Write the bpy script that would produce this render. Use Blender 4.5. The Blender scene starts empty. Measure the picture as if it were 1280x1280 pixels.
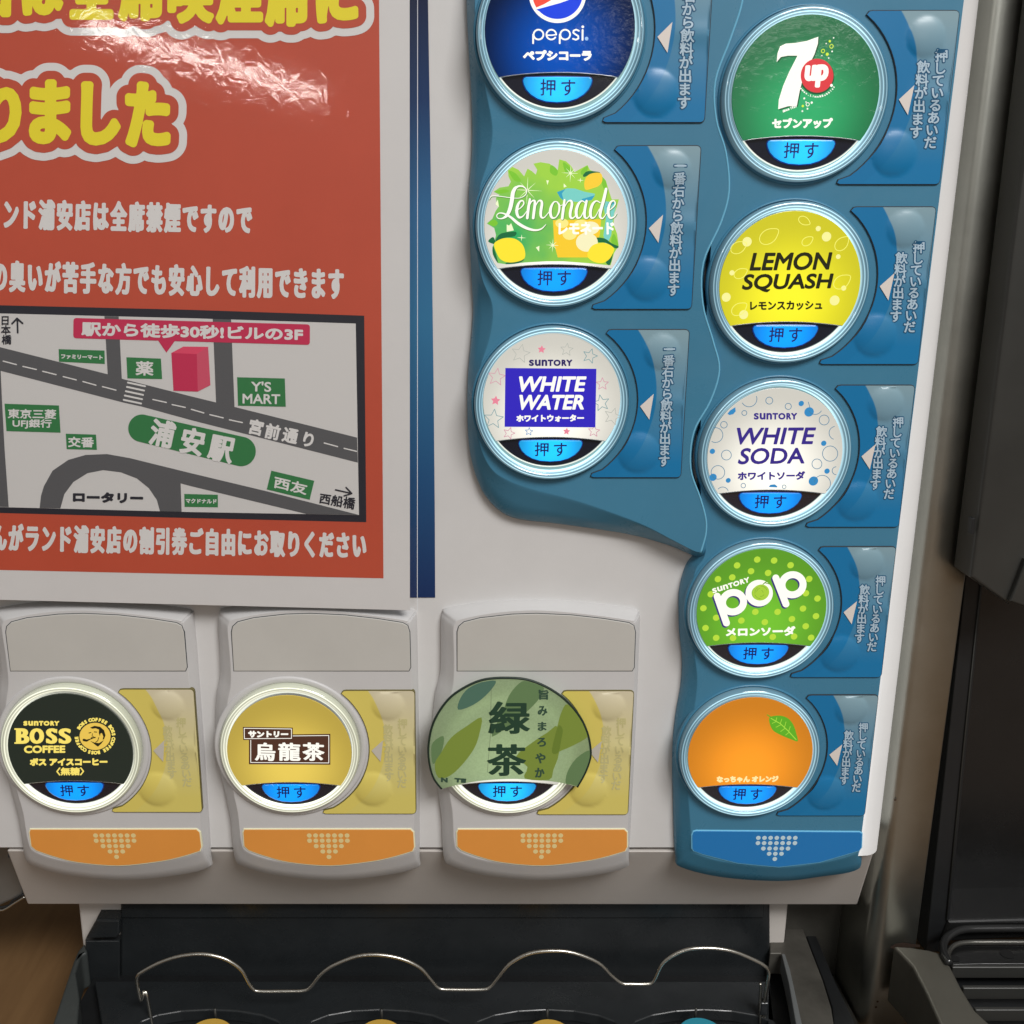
import bpy, bmesh, math, random
import numpy as np
from mathutils import Vector
from mathutils.geometry import tessellate_polygon, delaunay_2d_cdt
random.seed(4)
S = bpy.context.scene
COL = S.collection

# ------------------------------------------------------------------ camera
F, TH, CX, CY, Z0 = 1300.0, math.radians(15), 565.0, 640.0, 0.421
ct, st = math.cos(TH), math.sin(TH)
cd = bpy.data.cameras.new('camera'); cam = bpy.data.objects.new('camera', cd); COL.objects.link(cam)
cam.location = (0, -Z0*ct, Z0*st); cam.rotation_euler = (math.pi/2 - TH, 0, 0)
cd.sensor_width = 36; cd.lens = F/1280*36; cd.shift_x = (640-CX)/1280
cd.clip_start = 0.01; cd.clip_end = 50
S.camera = cam
# ------------------------------------------------------------------ light
w = bpy.data.worlds.new('World'); S.world = w; w.use_nodes = True
nt = w.node_tree; bg = nt.nodes['Background']
tc = nt.nodes.new('ShaderNodeTexCoord'); sp = nt.nodes.new('ShaderNodeSeparateXYZ'); cr = nt.nodes.new('ShaderNodeValToRGB')
mr = nt.nodes.new('ShaderNodeMapRange'); mr.inputs[1].default_value = -1
nt.links.new(tc.outputs['Generated'], sp.inputs[0]); nt.links.new(sp.outputs['Z'], mr.inputs[0]); nt.links.new(mr.outputs[0], cr.inputs[0])
cr.color_ramp.elements[0].color = (.05, .043, .035, 1); cr.color_ramp.elements[0].position = .25
cr.color_ramp.elements[1].color = (.315, .315, .31, 1); cr.color_ramp.elements[1].position = .85
nt.links.new(cr.outputs[0], bg.inputs['Color']); bg.inputs['Strength'].default_value = .95

def area(name, loc, target, sx, sy, power, col, spec=1.0, roll=0):
    l = bpy.data.lights.new(name, 'AREA'); l.shape = 'RECTANGLE'; l.size = sx; l.size_y = sy; l.energy = power; l.color = col
    l.specular_factor = spec
    o = bpy.data.objects.new(name, l); COL.objects.link(o); o.location = loc
    q = (Vector(target)-Vector(loc)).to_track_quat('-Z', 'Y'); o.rotation_euler = q.to_euler()
    if roll: o.rotation_euler.rotate_axis('Z', roll)
    return o
# ceiling panel above and a little right of the machine; fluorescent fixture further back in the room
area('ceiling_light', (.75, -1.45, 1.55), (0, 0, 0), 1.0, .6, 38, (1, .985, .97))
lamp = area('fluorescent_fixture', (-.70, -2.80, .76), (-.09, 0, .17), 0.68, .034, 2.0, (1, .96, .9), roll=math.radians(0))
lamp.rotation_euler.rotate_axis('Z', math.radians(-14))
area('far_fixture', (.80, -2.75, .70), (.13, 0, .19), .8, .035, 2.0, (1, .98, .95), roll=math.radians(4))
S.view_settings.view_transform = 'Standard'; S.view_settings.look = 'None'
S.view_settings.exposure = 0; S.view_settings.gamma = 1
S.cycles.max_bounces = 6

# ------------------------------------------------------------------ projection helpers (photo pixel -> real place)
def P(px, py, h=0.0):
    px = np.asarray(px, float); py = np.asarray(py, float)
    u = py-CY
    dy = F*ct - u*st; dz = -F*st - u*ct
    t = (Z0*ct - h)/dy
    return (px-CX)*t, Z0*st + dz*t
def P3(px, py, h=0.0):
    x, z = P(px, py, h); return Vector((float(x), -h, float(z)))
def G3(px, py, z):                       # on the horizontal plane z
    u = py-CY; dz = -F*st - u*ct; t = (z - Z0*st)/dz
    return Vector(((px-CX)*t, -Z0*ct + (F*ct-u*st)*t, z))
def Z(x0, y0, s):                        # crop coordinates -> photo pixels
    return lambda *pts: [(x0+a/s, y0+b/s) for a, b in pts]
def sl(c):
    c /= 255.0
    return c/12.92 if c <= .04045 else ((c+.055)/1.055)**2.4
def rgb(r, g, b, k=1.0): return (min(sl(r)*k, .9), min(sl(g)*k, .9), min(sl(b)*k, .9))

# ------------------------------------------------------------------ materials
def new(name):
    m = bpy.data.materials.new(name); m.use_nodes = True
    return m, m.node_tree, m.node_tree.nodes['Principled BSDF']
def mat(name, col, rough=.5, metal=0, coat=0, grain=0, gscale=900, bump=0, bscale=400, spec=.5, tint=.06):
    m, t, b = new(name)
    b.inputs['Base Color'].default_value = (*col, 1); b.inputs['Roughness'].default_value = rough
    b.inputs['Metallic'].default_value = metal; b.inputs['Coat Weight'].default_value = coat
    b.inputs['Coat Roughness'].default_value = .06; b.inputs['Specular IOR Level'].default_value = spec
    co = t.nodes.new('ShaderNodeNewGeometry')
    if grain:
        n = t.nodes.new('ShaderNodeTexNoise'); n.inputs['Scale'].default_value = 22; n.inputs['Detail'].default_value = 8
        n.inputs['Roughness'].default_value = .7
        t.links.new(co.outputs['Position'], n.inputs['Vector'])
        mx = t.nodes.new('ShaderNodeMix'); mx.data_type = 'RGBA'; mx.blend_type = 'MULTIPLY'
        mr_ = t.nodes.new('ShaderNodeMapRange'); mr_.inputs[1].default_value = .3; mr_.inputs[2].default_value = .7
        mr_.inputs[3].default_value = 1-grain; mr_.inputs[4].default_value = 1+grain*.3
        t.links.new(n.outputs[0], mr_.inputs[0]); mx.inputs[0].default_value = 1
        mx.inputs[6].default_value = (*col, 1); t.links.new(mr_.outputs[0], mx.inputs[7]); t.links.new(mx.outputs[2], b.inputs['Base Color'])
        r2 = t.nodes.new('ShaderNodeMapRange'); r2.inputs[3].default_value = max(rough-.1, .03); r2.inputs[4].default_value = rough+.12
        t.links.new(n.outputs[0], r2.inputs[0]); t.links.new(r2.outputs[0], b.inputs['Roughness'])
    if bump:
        n = t.nodes.new('ShaderNodeTexNoise'); n.inputs['Scale'].default_value = bscale; n.inputs['Detail'].default_value = 3
        t.links.new(co.outputs['Position'], n.inputs['Vector'])
        bu = t.nodes.new('ShaderNodeBump'); bu.inputs['Strength'].default_value = bump; bu.inputs['Distance'].default_value = .0006
        t.links.new(n.outputs[0], bu.inputs['Height']); t.links.new(bu.outputs[0], b.inputs['Normal'])
        if coat: t.links.new(bu.outputs[0], b.inputs['Coat Normal'])
    return m
LIT = {}
def lit(name, col, strength=.9, edge=None, R=27, bump=0, rough=.3, kb=.3):
    """backlit translucent print; the lamp stands behind the disc centre so its light falls off to the rim"""
    if name in LIT: return LIT[name]
    m, t, b = new(name)
    b.inputs['Base Color'].default_value = (*[c*kb for c in col], 1); b.inputs['Roughness'].default_value = rough
    b.inputs['Coat Weight'].default_value = .35; b.inputs['Coat Roughness'].default_value = .08
    b.inputs['Emission Color'].default_value = (*col, 1); b.inputs['Emission Strength'].default_value = strength
    if edge is not None:
        uv = t.nodes.new('ShaderNodeTexCoord'); ln = t.nodes.new('ShaderNodeVectorMath'); ln.operation = 'LENGTH'
        mp = t.nodes.new('ShaderNodeMapRange'); mp.interpolation_type = 'SMOOTHSTEP'
        mp.inputs[1].default_value = 3/1000; mp.inputs[2].default_value = R/1000; mp.inputs[3].default_value = strength; mp.inputs[4].default_value = strength*edge
        t.links.new(uv.outputs['UV'], ln.inputs[0]); t.links.new(ln.outputs['Value'], mp.inputs[0]); t.links.new(mp.outputs[0], b.inputs['Emission Strength'])
    if bump:
        ge = t.nodes.new('ShaderNodeNewGeometry')
        n = t.nodes.new('ShaderNodeTexNoise'); n.inputs['Scale'].default_value = 260; n.inputs['Detail'].default_value = 4
        t.links.new(ge.outputs['Position'], n.inputs['Vector'])
        bu = t.nodes.new('ShaderNodeBump'); bu.inputs['Strength'].default_value = bump; bu.inputs['Distance'].default_value = .0008
        t.links.new(n.outputs[0], bu.inputs['Height']); t.links.new(bu.outputs[0], b.inputs['Coat Normal'])
    if name == 'blue_backlit_face': b.inputs['Specular IOR Level'].default_value = .15; b.inputs['Coat Weight'].default_value = .22
    LIT[name] = m
    return m

K = 2.2                                             # measured display value -> reflectance
M_white = mat('white_plastic', (.71, .70, .69), .38, grain=.05, bump=.04, bscale=1500)
M_unit = mat('light_grey_plastic', (.66, .65, .645), .36, grain=.05, bump=.04, bscale=1500)
M_apron = mat('warm_white_plastic', (.64, .60, .56), .42, grain=.06)
M_blank = mat('matt_grey_film', rgb(152, 150, 145, 1.9), .55, grain=.05)
M_blue = mat('teal_blue_plastic', rgb(50, 98, 122, 1.9), .28, grain=.06, bump=.03, bscale=1500)
M_nblack = mat('neighbour_black', (.012, .012, .012), .25, grain=.2)
M_black = mat('black_plastic', (.020, .023, .025), .26, grain=.25)
M_black2 = mat('black_matt_plastic', (.010, .011, .012), .5, grain=.2)
M_seam = mat('dark_seam', (.03, .04, .05), .7)
M_chrome = mat('chrome_wire', (.62, .6, .54), .27, 1)
M_steel = mat('brushed_steel', (.47, .475, .43), .34, 1, grain=.12)
M_darksteel = mat('dark_grey_steel', (.075, .072, .062), .45, .3, grain=.3)
M_dusty = mat('dusty_grey_metal', (.13, .122, .105), .5, .4, grain=.5)
M_dkgrey = mat('charcoal_coated_metal', (.045, .045, .041), .38, .2, grain=.15)
M_print_white = mat('white_print', rgb(190, 178, 168, 1.7), .5)
M_grey_text = mat('pale_grey_print', rgb(148, 168, 182, 1.6), .45)
def smudge(m, amt=.25, sc=30):
    t = m.node_tree; b = t.nodes['Principled BSDF']; ge = t.nodes.new('ShaderNodeNewGeometry'); n = t.nodes.new('ShaderNodeTexNoise')
    n.inputs['Scale'].default_value = sc; n.inputs['Detail'].default_value = 10; n.inputs['Roughness'].default_value = .75; n.inputs['Distortion'].default_value = .6
    t.links.new(ge.outputs['Position'], n.inputs['Vector']); mp = t.nodes.new('ShaderNodeMapRange'); mp.inputs[1].default_value = .35; mp.inputs[2].default_value = .75
    r0 = b.inputs['Roughness'].default_value; mp.inputs[3].default_value = max(r0-.08, .05); mp.inputs[4].default_value = r0+amt
    t.links.new(n.outputs[0], mp.inputs[0])
    for l in list(b.inputs['Roughness'].links): t.links.remove(l)
    t.links.new(mp.outputs[0], b.inputs['Roughness'])
for m_ in (M_blue, M_unit, M_card_blue, M_card_yel, M_black) if 'M_card_blue' in globals() else (M_blue, M_unit, M_black): smudge(m_)
M_halo = mat('dark_blue_print', rgb(20, 72, 104, 1.6), .4)
M_tri = mat('silver_print', rgb(185, 178, 172, 1.7), .4)

def card_mat(name, left, top, mid, bot):
    m, t, b = new(name)
    b.inputs['Roughness'].default_value = .36; b.inputs['Coat Weight'].default_value = .12; b.inputs['Coat Roughness'].default_value = .2
    uv = t.nodes.new('ShaderNodeTexCoord'); s = t.nodes.new('ShaderNodeSeparateXYZ'); t.links.new(uv.outputs['UV'], s.inputs[0])
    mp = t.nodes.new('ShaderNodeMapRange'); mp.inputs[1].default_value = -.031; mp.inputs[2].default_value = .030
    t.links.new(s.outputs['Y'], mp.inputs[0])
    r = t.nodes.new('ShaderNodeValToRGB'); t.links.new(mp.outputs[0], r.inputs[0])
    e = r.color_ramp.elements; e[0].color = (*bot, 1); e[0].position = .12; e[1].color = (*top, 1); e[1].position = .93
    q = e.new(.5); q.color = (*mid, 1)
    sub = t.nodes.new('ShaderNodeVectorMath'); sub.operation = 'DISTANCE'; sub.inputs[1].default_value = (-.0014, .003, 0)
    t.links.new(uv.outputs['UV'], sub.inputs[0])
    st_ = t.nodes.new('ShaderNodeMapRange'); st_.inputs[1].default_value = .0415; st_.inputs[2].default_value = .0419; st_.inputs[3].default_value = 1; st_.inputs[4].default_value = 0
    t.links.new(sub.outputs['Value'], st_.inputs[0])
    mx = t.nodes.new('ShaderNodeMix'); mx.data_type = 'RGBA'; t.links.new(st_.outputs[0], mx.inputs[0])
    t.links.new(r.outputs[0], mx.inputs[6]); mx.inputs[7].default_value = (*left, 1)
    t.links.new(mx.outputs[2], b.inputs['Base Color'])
    return m
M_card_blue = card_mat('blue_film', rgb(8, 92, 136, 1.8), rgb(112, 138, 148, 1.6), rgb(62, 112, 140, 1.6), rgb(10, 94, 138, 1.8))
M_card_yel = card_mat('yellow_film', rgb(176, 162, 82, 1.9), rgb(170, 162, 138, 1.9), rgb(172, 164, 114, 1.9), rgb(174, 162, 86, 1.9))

# ------------------------------------------------------------------ mesh building
class Geo:
    def __init__(s): s.v = []; s.f = []; s.n = 0; s.sm = False
    def add(s, v, f):
        v = np.asarray(v, float).reshape(-1, 3); s.v.append(v)
        o = s.n; s.f.extend([tuple(i+o for i in q) for q in f]); s.n += len(v)
    def build(s, name, m, parent=None, smooth=False, uvc=None, **kw):
        if s.n == 0: return None
        me = bpy.data.meshes.new(name); me.from_pydata(np.concatenate(s.v).tolist(), [], s.f); me.update()
        if m: me.materials.append(m)
        if smooth: me.polygons.foreach_set('use_smooth', [True]*len(me.polygons))
        if uvc is not None:
            uv = me.uv_layers.new(name='uv'); vs = np.concatenate(s.v)
            idx = np.empty(len(me.loops), int); me.loops.foreach_get('vertex_index', idx)
            q = np.stack([vs[idx, 0]-uvc[0], vs[idx, 2]-uvc[1]], 1).ravel(); uv.data.foreach_set('uv', q)
        o = bpy.data.objects.new(name, me); COL.objects.link(o)
        attach(o, parent)
        for k, v in kw.items(): o[k] = v
        return o
def attach(o, parent):
    if parent is None: return
    o.parent = parent
    if parent.type == 'EMPTY': o.location = -parent.location
def thing(name, label, cat, loc=(0, 0, 0), group=None):
    o = bpy.data.objects.new(name, None); COL.objects.link(o); o.location = loc; o.empty_display_size = .02
    o['label'] = label; o['category'] = cat
    if group: o['group'] = group
    return o
def part(name, parent, **kw):      # placeholder
    pass

def hmap(px, py, h):
    """h: number, or function(z)->height with attribute-free linear form"""
    if callable(h):
        x, z = P(px, py, h(None)); return x, h(z), z
    x, z = P(px, py, h); return x, np.zeros_like(x)+h, z
def poly(g, pts, h):
    a = np.array(pts, float); x, hh, z = hmap(a[:, 0], a[:, 1], h)
    tri = tessellate_polygon([[Vector((x[i], z[i], 0)) for i in range(len(x))]])
    g.add(np.stack([x, -hh, z], 1), [orient(x, z, t) for t in tri])
def orient(x, z, t):
    a, b, c = t
    s = (x[b]-x[a])*(z[c]-z[a])-(x[c]-x[a])*(z[b]-z[a])
    return (a, b, c) if s > 0 else (a, c, b)
def polyxz(g, pts, h):
    x = np.array([p[0] for p in pts]); z = np.array([p[1] for p in pts])
    tri = tessellate_polygon([[Vector((p[0], p[1], 0)) for p in pts]])
    g.add(np.stack([x, np.zeros_like(x)-h, z], 1), [orient(x, z, t) for t in tri])
def disc(g, cx, cy, r, h, n=28, rin=0):
    x, hh, z = hmap(np.array([cx]), np.array([cy]), h); x = x[0]; z = z[0]; hh = hh[0]
    t = (Z0*ct-hh)/(F*ct-(cy-CY)*st); R = r*t
    ring(g, x, z, R, hh, n, rin*t)
def ring(g, x, z, R, h, n=48, Ri=0):
    a = np.linspace(0, 2*math.pi, n, endpoint=False)
    o = np.stack([x+R*np.cos(a), -h+0*a, z+R*np.sin(a)], 1)
    if Ri:
        i = np.stack([x+Ri*np.cos(a), -h+0*a, z+Ri*np.sin(a)], 1)
        g.add(np.concatenate([o, i]), [(k, (k+1) % n, n+(k+1) % n, n+k) for k in range(n)])
    else: g.add(o, [tuple(range(n))])
def circ(cx, cy, rx, ry=None, n=28, rot=0):
    ry = ry or rx
    return [(cx+rx*math.cos(a)*math.cos(rot)-ry*math.sin(a)*math.sin(rot), cy+rx*math.cos(a)*math.sin(rot)+ry*math.sin(a)*math.cos(rot)) for a in [2*math.pi*k/n for k in range(n)]]
def cat(pts, n=6, closed=False):
    p = [np.array(q, float) for q in pts]; m = len(p); out = []
    for i in range(m if closed else m-1):
        a = p[(i-1) % m] if closed or i > 0 else p[i]; b = p[i]; c = p[(i+1) % m]
        d = p[(i+2) % m] if closed or i+2 < m else c
        for k in range(n):
            t = k/n
            out.append(tuple(.5*((2*b)+(c-a)*t+(2*a-5*b+4*c-d)*t*t+(3*b-a-3*c+d)*t**3)))
    if not closed: out.append(tuple(p[-1]))
    return out

# signed-distance outlines: bold, rounded and outlined lettering and drawn strokes
def contour(Fv, x0, y0, c):
    """marching squares, F<0 inside; returns verts(px), faces"""
    ny, nx = Fv.shape; ins = Fv < 0
    A = ins[:-1, :-1]; B = ins[:-1, 1:]; C = ins[1:, 1:]; D = ins[1:, :-1]
    full = A & B & C & D; mixed = (A | B | C | D) & ~full
    V = []; Fc = []
    for j in range(ny-1):
        r = full[j]
        if not r.any(): continue
        d = np.diff(np.concatenate([[0], r.astype(int), [0]])); s = np.where(d == 1)[0]; e = np.where(d == -1)[0]
        for a, b in zip(s, e):
            o = len(V); V += [(x0+a*c, y0+j*c), (x0+b*c, y0+j*c), (x0+b*c, y0+(j+1)*c), (x0+a*c, y0+(j+1)*c)]; Fc.append((o+3, o+2, o+1, o))
    js, is_ = np.where(mixed)
    for j, i in zip(js.tolist(), is_.tolist()):
        cs = ((i, j), (i+1, j), (i+1, j+1), (i, j+1)); vals = [Fv[b, a] for a, b in cs]
        pts = []
        for k in range(4):
            (ax, ay), (bx, by) = cs[k], cs[(k+1) % 4]; va, vb = vals[k], vals[(k+1) % 4]
            if va < 0: pts.append((ax, ay))
            if (va < 0) != (vb < 0):
                t = va/(va-vb); pts.append((ax+(bx-ax)*t, ay+(by-ay)*t))
        if len(pts) >= 3:
            o = len(V); V += [(x0+a*c, y0+b*c) for a, b in pts]; Fc.append(tuple(range(o+len(pts)-1, o-1, -1)))
    return V, Fc
def sdf_fill(segs, rx, ry, c):
    """segs (n,4) px outline of filled glyphs, dilated by rx,ry"""
    rm = min(rx, ry); far = rm+1.6*c
    wx = rx*far/rm; wy = ry*far/rm
    x0 = min(segs[:, 0].min(), segs[:, 2].min())-wx-c; x1 = max(segs[:, 0].max(), segs[:, 2].max())+wx+c
    y0 = min(segs[:, 1].min(), segs[:, 3].min())-wy-c; y1 = max(segs[:, 1].max(), segs[:, 3].max())+wy+c
    nx = int((x1-x0)/c)+2; ny = int((y1-y0)/c)+2
    X = x0+np.arange(nx)*c; Y = y0+np.arange(ny)*c
    D = np.full((ny, nx), far); T = np.zeros((ny, nx+1), int)
    kx, ky = rm/rx, rm/ry
    for xa, ya, xb, yb in segs.tolist():
        lo, hi = (ya, yb) if ya < yb else (yb, ya)
        ja = int(math.ceil((lo-y0)/c)); jb = int(math.ceil((hi-y0)/c))
        if jb > ja:
            js = np.arange(ja, jb); xc = xa+(y0+js*c-ya)/(yb-ya)*(xb-xa)
            np.add.at(T, (js, np.ceil((xc-x0)/c).astype(int)), 1)
        i0 = max(int((min(xa, xb)-wx-x0)/c), 0); i1 = min(int((max(xa, xb)+wx-x0)/c)+2, nx)
        j0 = max(int((lo-wy-y0)/c), 0); j1 = min(int((hi+wy-y0)/c)+2, ny)
        gx = (X[i0:i1]-xa)*kx; gy = ((Y[j0:j1]-ya)*ky)[:, None]
        vx = (xb-xa)*kx; vy = (yb-ya)*ky; L = vx*vx+vy*vy+1e-12
        t = np.clip((gx*vx+gy*vy)/L, 0, 1)
        d = np.sqrt((gx-t*vx)**2+(gy-t*vy)**2)
        D[j0:j1, i0:i1] = np.minimum(D[j0:j1, i0:i1], d)
    ins = np.cumsum(T, 1)[:, :nx] % 2 == 1
    return contour(np.where(ins, -D, D)-rm, x0, y0, c)
def sdf_strokes(strokes, c):
    caps = []
    for pts, ws in strokes:
        n = len(pts)
        if not hasattr(ws, '__len__'): ws = [ws]*n
        for i in range(n-1): caps.append((*pts[i], ws[i]/2, *pts[i+1], ws[i+1]/2))
        if n == 1: caps.append((*pts[0], ws[0]/2, pts[0][0]+.01, pts[0][1], ws[0]/2))
    A = np.array(caps); m = A[:, [2, 5]].max()+2.5*c
    x0 = A[:, [0, 3]].min()-m; x1 = A[:, [0, 3]].max()+m; y0 = A[:, [1, 4]].min()-m; y1 = A[:, [1, 4]].max()+m
    nx = int((x1-x0)/c)+2; ny = int((y1-y0)/c)+2; X = x0+np.arange(nx)*c; Y = y0+np.arange(ny)*c
    D = np.full((ny, nx), 1.6*c)
    for xa, ya, ra, xb, yb, rb in caps:
        w_ = max(ra, rb)+1.7*c
        i0 = max(int((min(xa, xb)-w_-x0)/c), 0); i1 = int((max(xa, xb)+w_-x0)/c)+2
        j0 = max(int((min(ya, yb)-w_-y0)/c), 0); j1 = int((max(ya, yb)+w_-y0)/c)+2
        gx = X[i0:i1]-xa; gy = (Y[j0:j1]-ya)[:, None]; vx = xb-xa; vy = yb-ya; L = vx*vx+vy*vy+1e-12
        t = np.clip((gx*vx+gy*vy)/L, 0, 1)
        d = np.sqrt((gx-t*vx)**2+(gy-t*vy)**2)-(ra+(rb-ra)*t)
        D[j0:j1, i0:i1] = np.minimum(D[j0:j1, i0:i1], d)
    return contour(D, x0, y0, c)
def put(g, VF, h, post=None):
    V, Fc = VF
    if not V: return
    a = np.array(V); x, hh, z = hmap(a[:, 0], a[:, 1], h)
    if post: hh = hh+post(x, z)
    g.add(np.stack([x, -hh, z], 1), Fc)
def strokes(g, st_, h, c=.5): put(g, sdf_strokes(st_, c), h)

GC = {}
def glyph(s):
    if s in GC: return GC[s]
    cu = bpy.data.curves.new('lettering', 'FONT'); cu.body = s; cu.size = 1; cu.resolution_u = 4
    ob = bpy.data.objects.new('lettering', cu); COL.objects.link(ob)
    dg = bpy.context.evaluated_depsgraph_get(); ev = ob.evaluated_get(dg); me = ev.to_mesh()
    co = np.empty(len(me.vertices)*3); me.vertices.foreach_get('co', co); co = co.reshape(-1, 3)[:, :2]
    cnt = {}
    for p in me.polygons:
        for k in p.edge_keys: cnt[k] = cnt.get(k, 0)+1
    e = np.array([k for k, n in cnt.items() if n == 1])
    segs = np.concatenate([co[e[:, 0]], co[e[:, 1]]], 1)
    # outlines may carry doubled vertices: keep as segments only
    ev.to_mesh_clear(); bpy.data.objects.remove(ob); bpy.data.curves.remove(cu)
    x0 = segs[:, [0, 2]].min(); x1 = segs[:, [0, 2]].max(); y0 = segs[:, [1, 3]].min(); y1 = segs[:, [1, 3]].max()
    n = segs.copy(); n[:, [0, 2]] = (n[:, [0, 2]]-x0)/(x1-x0+1e-9); n[:, [1, 3]] = (y1-n[:, [1, 3]])/(y1-y0+1e-9)
    raw = segs
    GC[s] = (n, raw); return GC[s]
def quad_of(box, slant=0):
    if len(box) == 4 and not hasattr(box[0], '__len__'):
        x0, y0, x1, y1 = box; s = slant*(y1-y0)
        return [(x0+s, y0), (x1, y0), (x1-s, y1), (x0, y1)]
    return list(box)
def tsegs(s, box, rx, ry, slant=0):
    n = glyph(s)[0]; q = [np.array(p, float) for p in quad_of(box, slant)]
    # inset by the dilation
    def ins(p, a, b):
        u = a-p; u = u/np.linalg.norm(u)*rx; v = b-p; v = v/np.linalg.norm(v)*ry; return p+u+v
    TL, TR, BR, BL = q
    TL, TR, BR, BL = ins(TL, TR, BL), ins(TR, TL, BR), ins(BR, BL, TR), ins(BL, BR, TL)
    def mp(u, v):
        u = u[:, None]; v = v[:, None]
        return (TL*(1-u)+TR*u)*(1-v)+(BL*(1-u)+BR*u)*v
    return np.concatenate([mp(n[:, 0], n[:, 1]), mp(n[:, 2], n[:, 3])], 1)
def text(g, s, box, h, b=.4, c=.4, slant=0, by=None, post=None):
    put(g, sdf_fill(tsegs(s, box, b, by or b, slant), b, by or b, c), h, post)
def chars(s, pts, size, ang=0, bold=.3, sy=None):
    """raw em placement of single characters centred on pts -> segments"""
    out = []
    sy = sy or size
    for ch, (cx, cy), a in zip(s, pts, ang if hasattr(ang, '__len__') else [ang]*len(s)):
        raw = glyph(ch)[1]
        if ord(ch) > 0x2000: ox, oy = .5, .38
        else: ox, oy = (raw[:, [0, 2]].min()+raw[:, [0, 2]].max())/2, .36
        q = raw.copy(); q[:, [0, 2]] = (q[:, [0, 2]]-ox)*size; q[:, [1, 3]] = -(q[:, [1, 3]]-oy)*sy
        ca, sa = math.cos(a), math.sin(a)
        r = np.stack([cx+q[:, 0]*ca-q[:, 1]*sa, cy+q[:, 0]*sa+q[:, 1]*ca, cx+q[:, 2]*ca-q[:, 3]*sa, cy+q[:, 2]*sa+q[:, 3]*ca], 1)
        out.append(r)
    return np.concatenate(out)
def lerp_pts(a, b, n): return [(a[0]+(b[0]-a[0])*k/(n-1), a[1]+(b[1]-a[1])*k/(n-1)) for k in range(n)]
def suntory(g, box, h, b, c=.35, slant=0):
    q = [np.array(p, float) for p in quad_of(box, slant)]; TL, TR, BR, BL = q
    ws = [('S', 0, .115), ('u', .135, .27), ('n', .29, .42), ('T', .43, .56), ('O', .565, .73), ('R', .75, .865), ('Y', .86, 1)]
    seg = []
    for ch, u0, u1 in ws:
        f = lambda u: (TL*(1-u)+TR*u, BL*(1-u)+BR*u)
        a, d = f(u0); e, k = f(u1); seg.append(tsegs(ch, [tuple(a), tuple(e), tuple(k), tuple(d)], b, b))
    put(g, sdf_fill(np.concatenate(seg), b, b, c), h)
def star(cx, cy, r, rot=0, k=.45):
    return [(cx+(r if i % 2 == 0 else r*k)*math.sin(rot+math.pi*i/5), cy-(r if i % 2 == 0 else r*k)*math.cos(rot+math.pi*i/5)) for i in range(10)]
def close(p): return list(p)+[p[0]]
def round_poly(pts, r, n=5):
    out = []; m = len(pts)
    for i in range(m):
        p = np.array(pts[i]); a = np.array(pts[i-1])-p; b = np.array(pts[(i+1) % m])-p
        la, lb = np.linalg.norm(a), np.linalg.norm(b)
        d = min(r, la*.45, lb*.45); A = p+a/la*d; B = p+b/lb*d
        for k in range(n+1):
            t = k/n; out.append(tuple((1-t)**2*A+2*t*(1-t)*p+t*t*B))
    return out

def slab(name, ptsxz, h0, h1, m, parent, bevel=.0004, uvc=None, seg=2, hfun=None, **kw):
    """plate with outline in the panel plane, from h0 (back) to h1 (front), rounded front edge"""
    a = np.array(ptsxz, float); n = len(a)
    ar = .5*np.sum(a[:, 0]*np.roll(a[:, 1], -1)-np.roll(a[:, 0], -1)*a[:, 1])
    if ar < 0: a = a[::-1]
    e1 = a-np.roll(a, 1, 0); e2 = np.roll(a, -1, 0)-a
    e1 /= np.linalg.norm(e1, axis=1)[:, None]+1e-12; e2 /= np.linalg.norm(e2, axis=1)[:, None]+1e-12
    nm = np.stack([-(e1+e2)[:, 1], (e1+e2)[:, 0]], 1); nm /= np.linalg.norm(nm, axis=1)[:, None]+1e-12   # inward
    g = Geo(); V = []
    lev = [(0, h0)]+[(bevel*(1-math.cos(t*math.pi/2)), h1-bevel*(1-math.sin(t*math.pi/2))) for t in [k/seg for k in range(seg+1)]]
    for d, h in lev:
        q = a+nm*d
        V.append(np.stack([q[:, 0], -h+0*q[:, 0], q[:, 1]], 1))
    Fc = []
    for L in range(len(lev)-1):
        for k in range(n): Fc.append((L*n+k, L*n+(k+1) % n, (L+1)*n+(k+1) % n, (L+1)*n+k))
    q = V[-1]; o = (len(lev)-1)*n
    for t in tessellate_polygon([[Vector((p[0], p[2], 0)) for p in q]]): Fc.append(tuple(i+o for i in orient(q[:, 0], q[:, 2], t)))
    g.add(np.concatenate(V), Fc)
    return g.build(name, m, parent, uvc=uvc, **kw)
def pxz(pts, h):
    a = np.array(pts, float); x, z = P(a[:, 0], a[:, 1], h); return list(zip(x.tolist(), z.tolist()))

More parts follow.
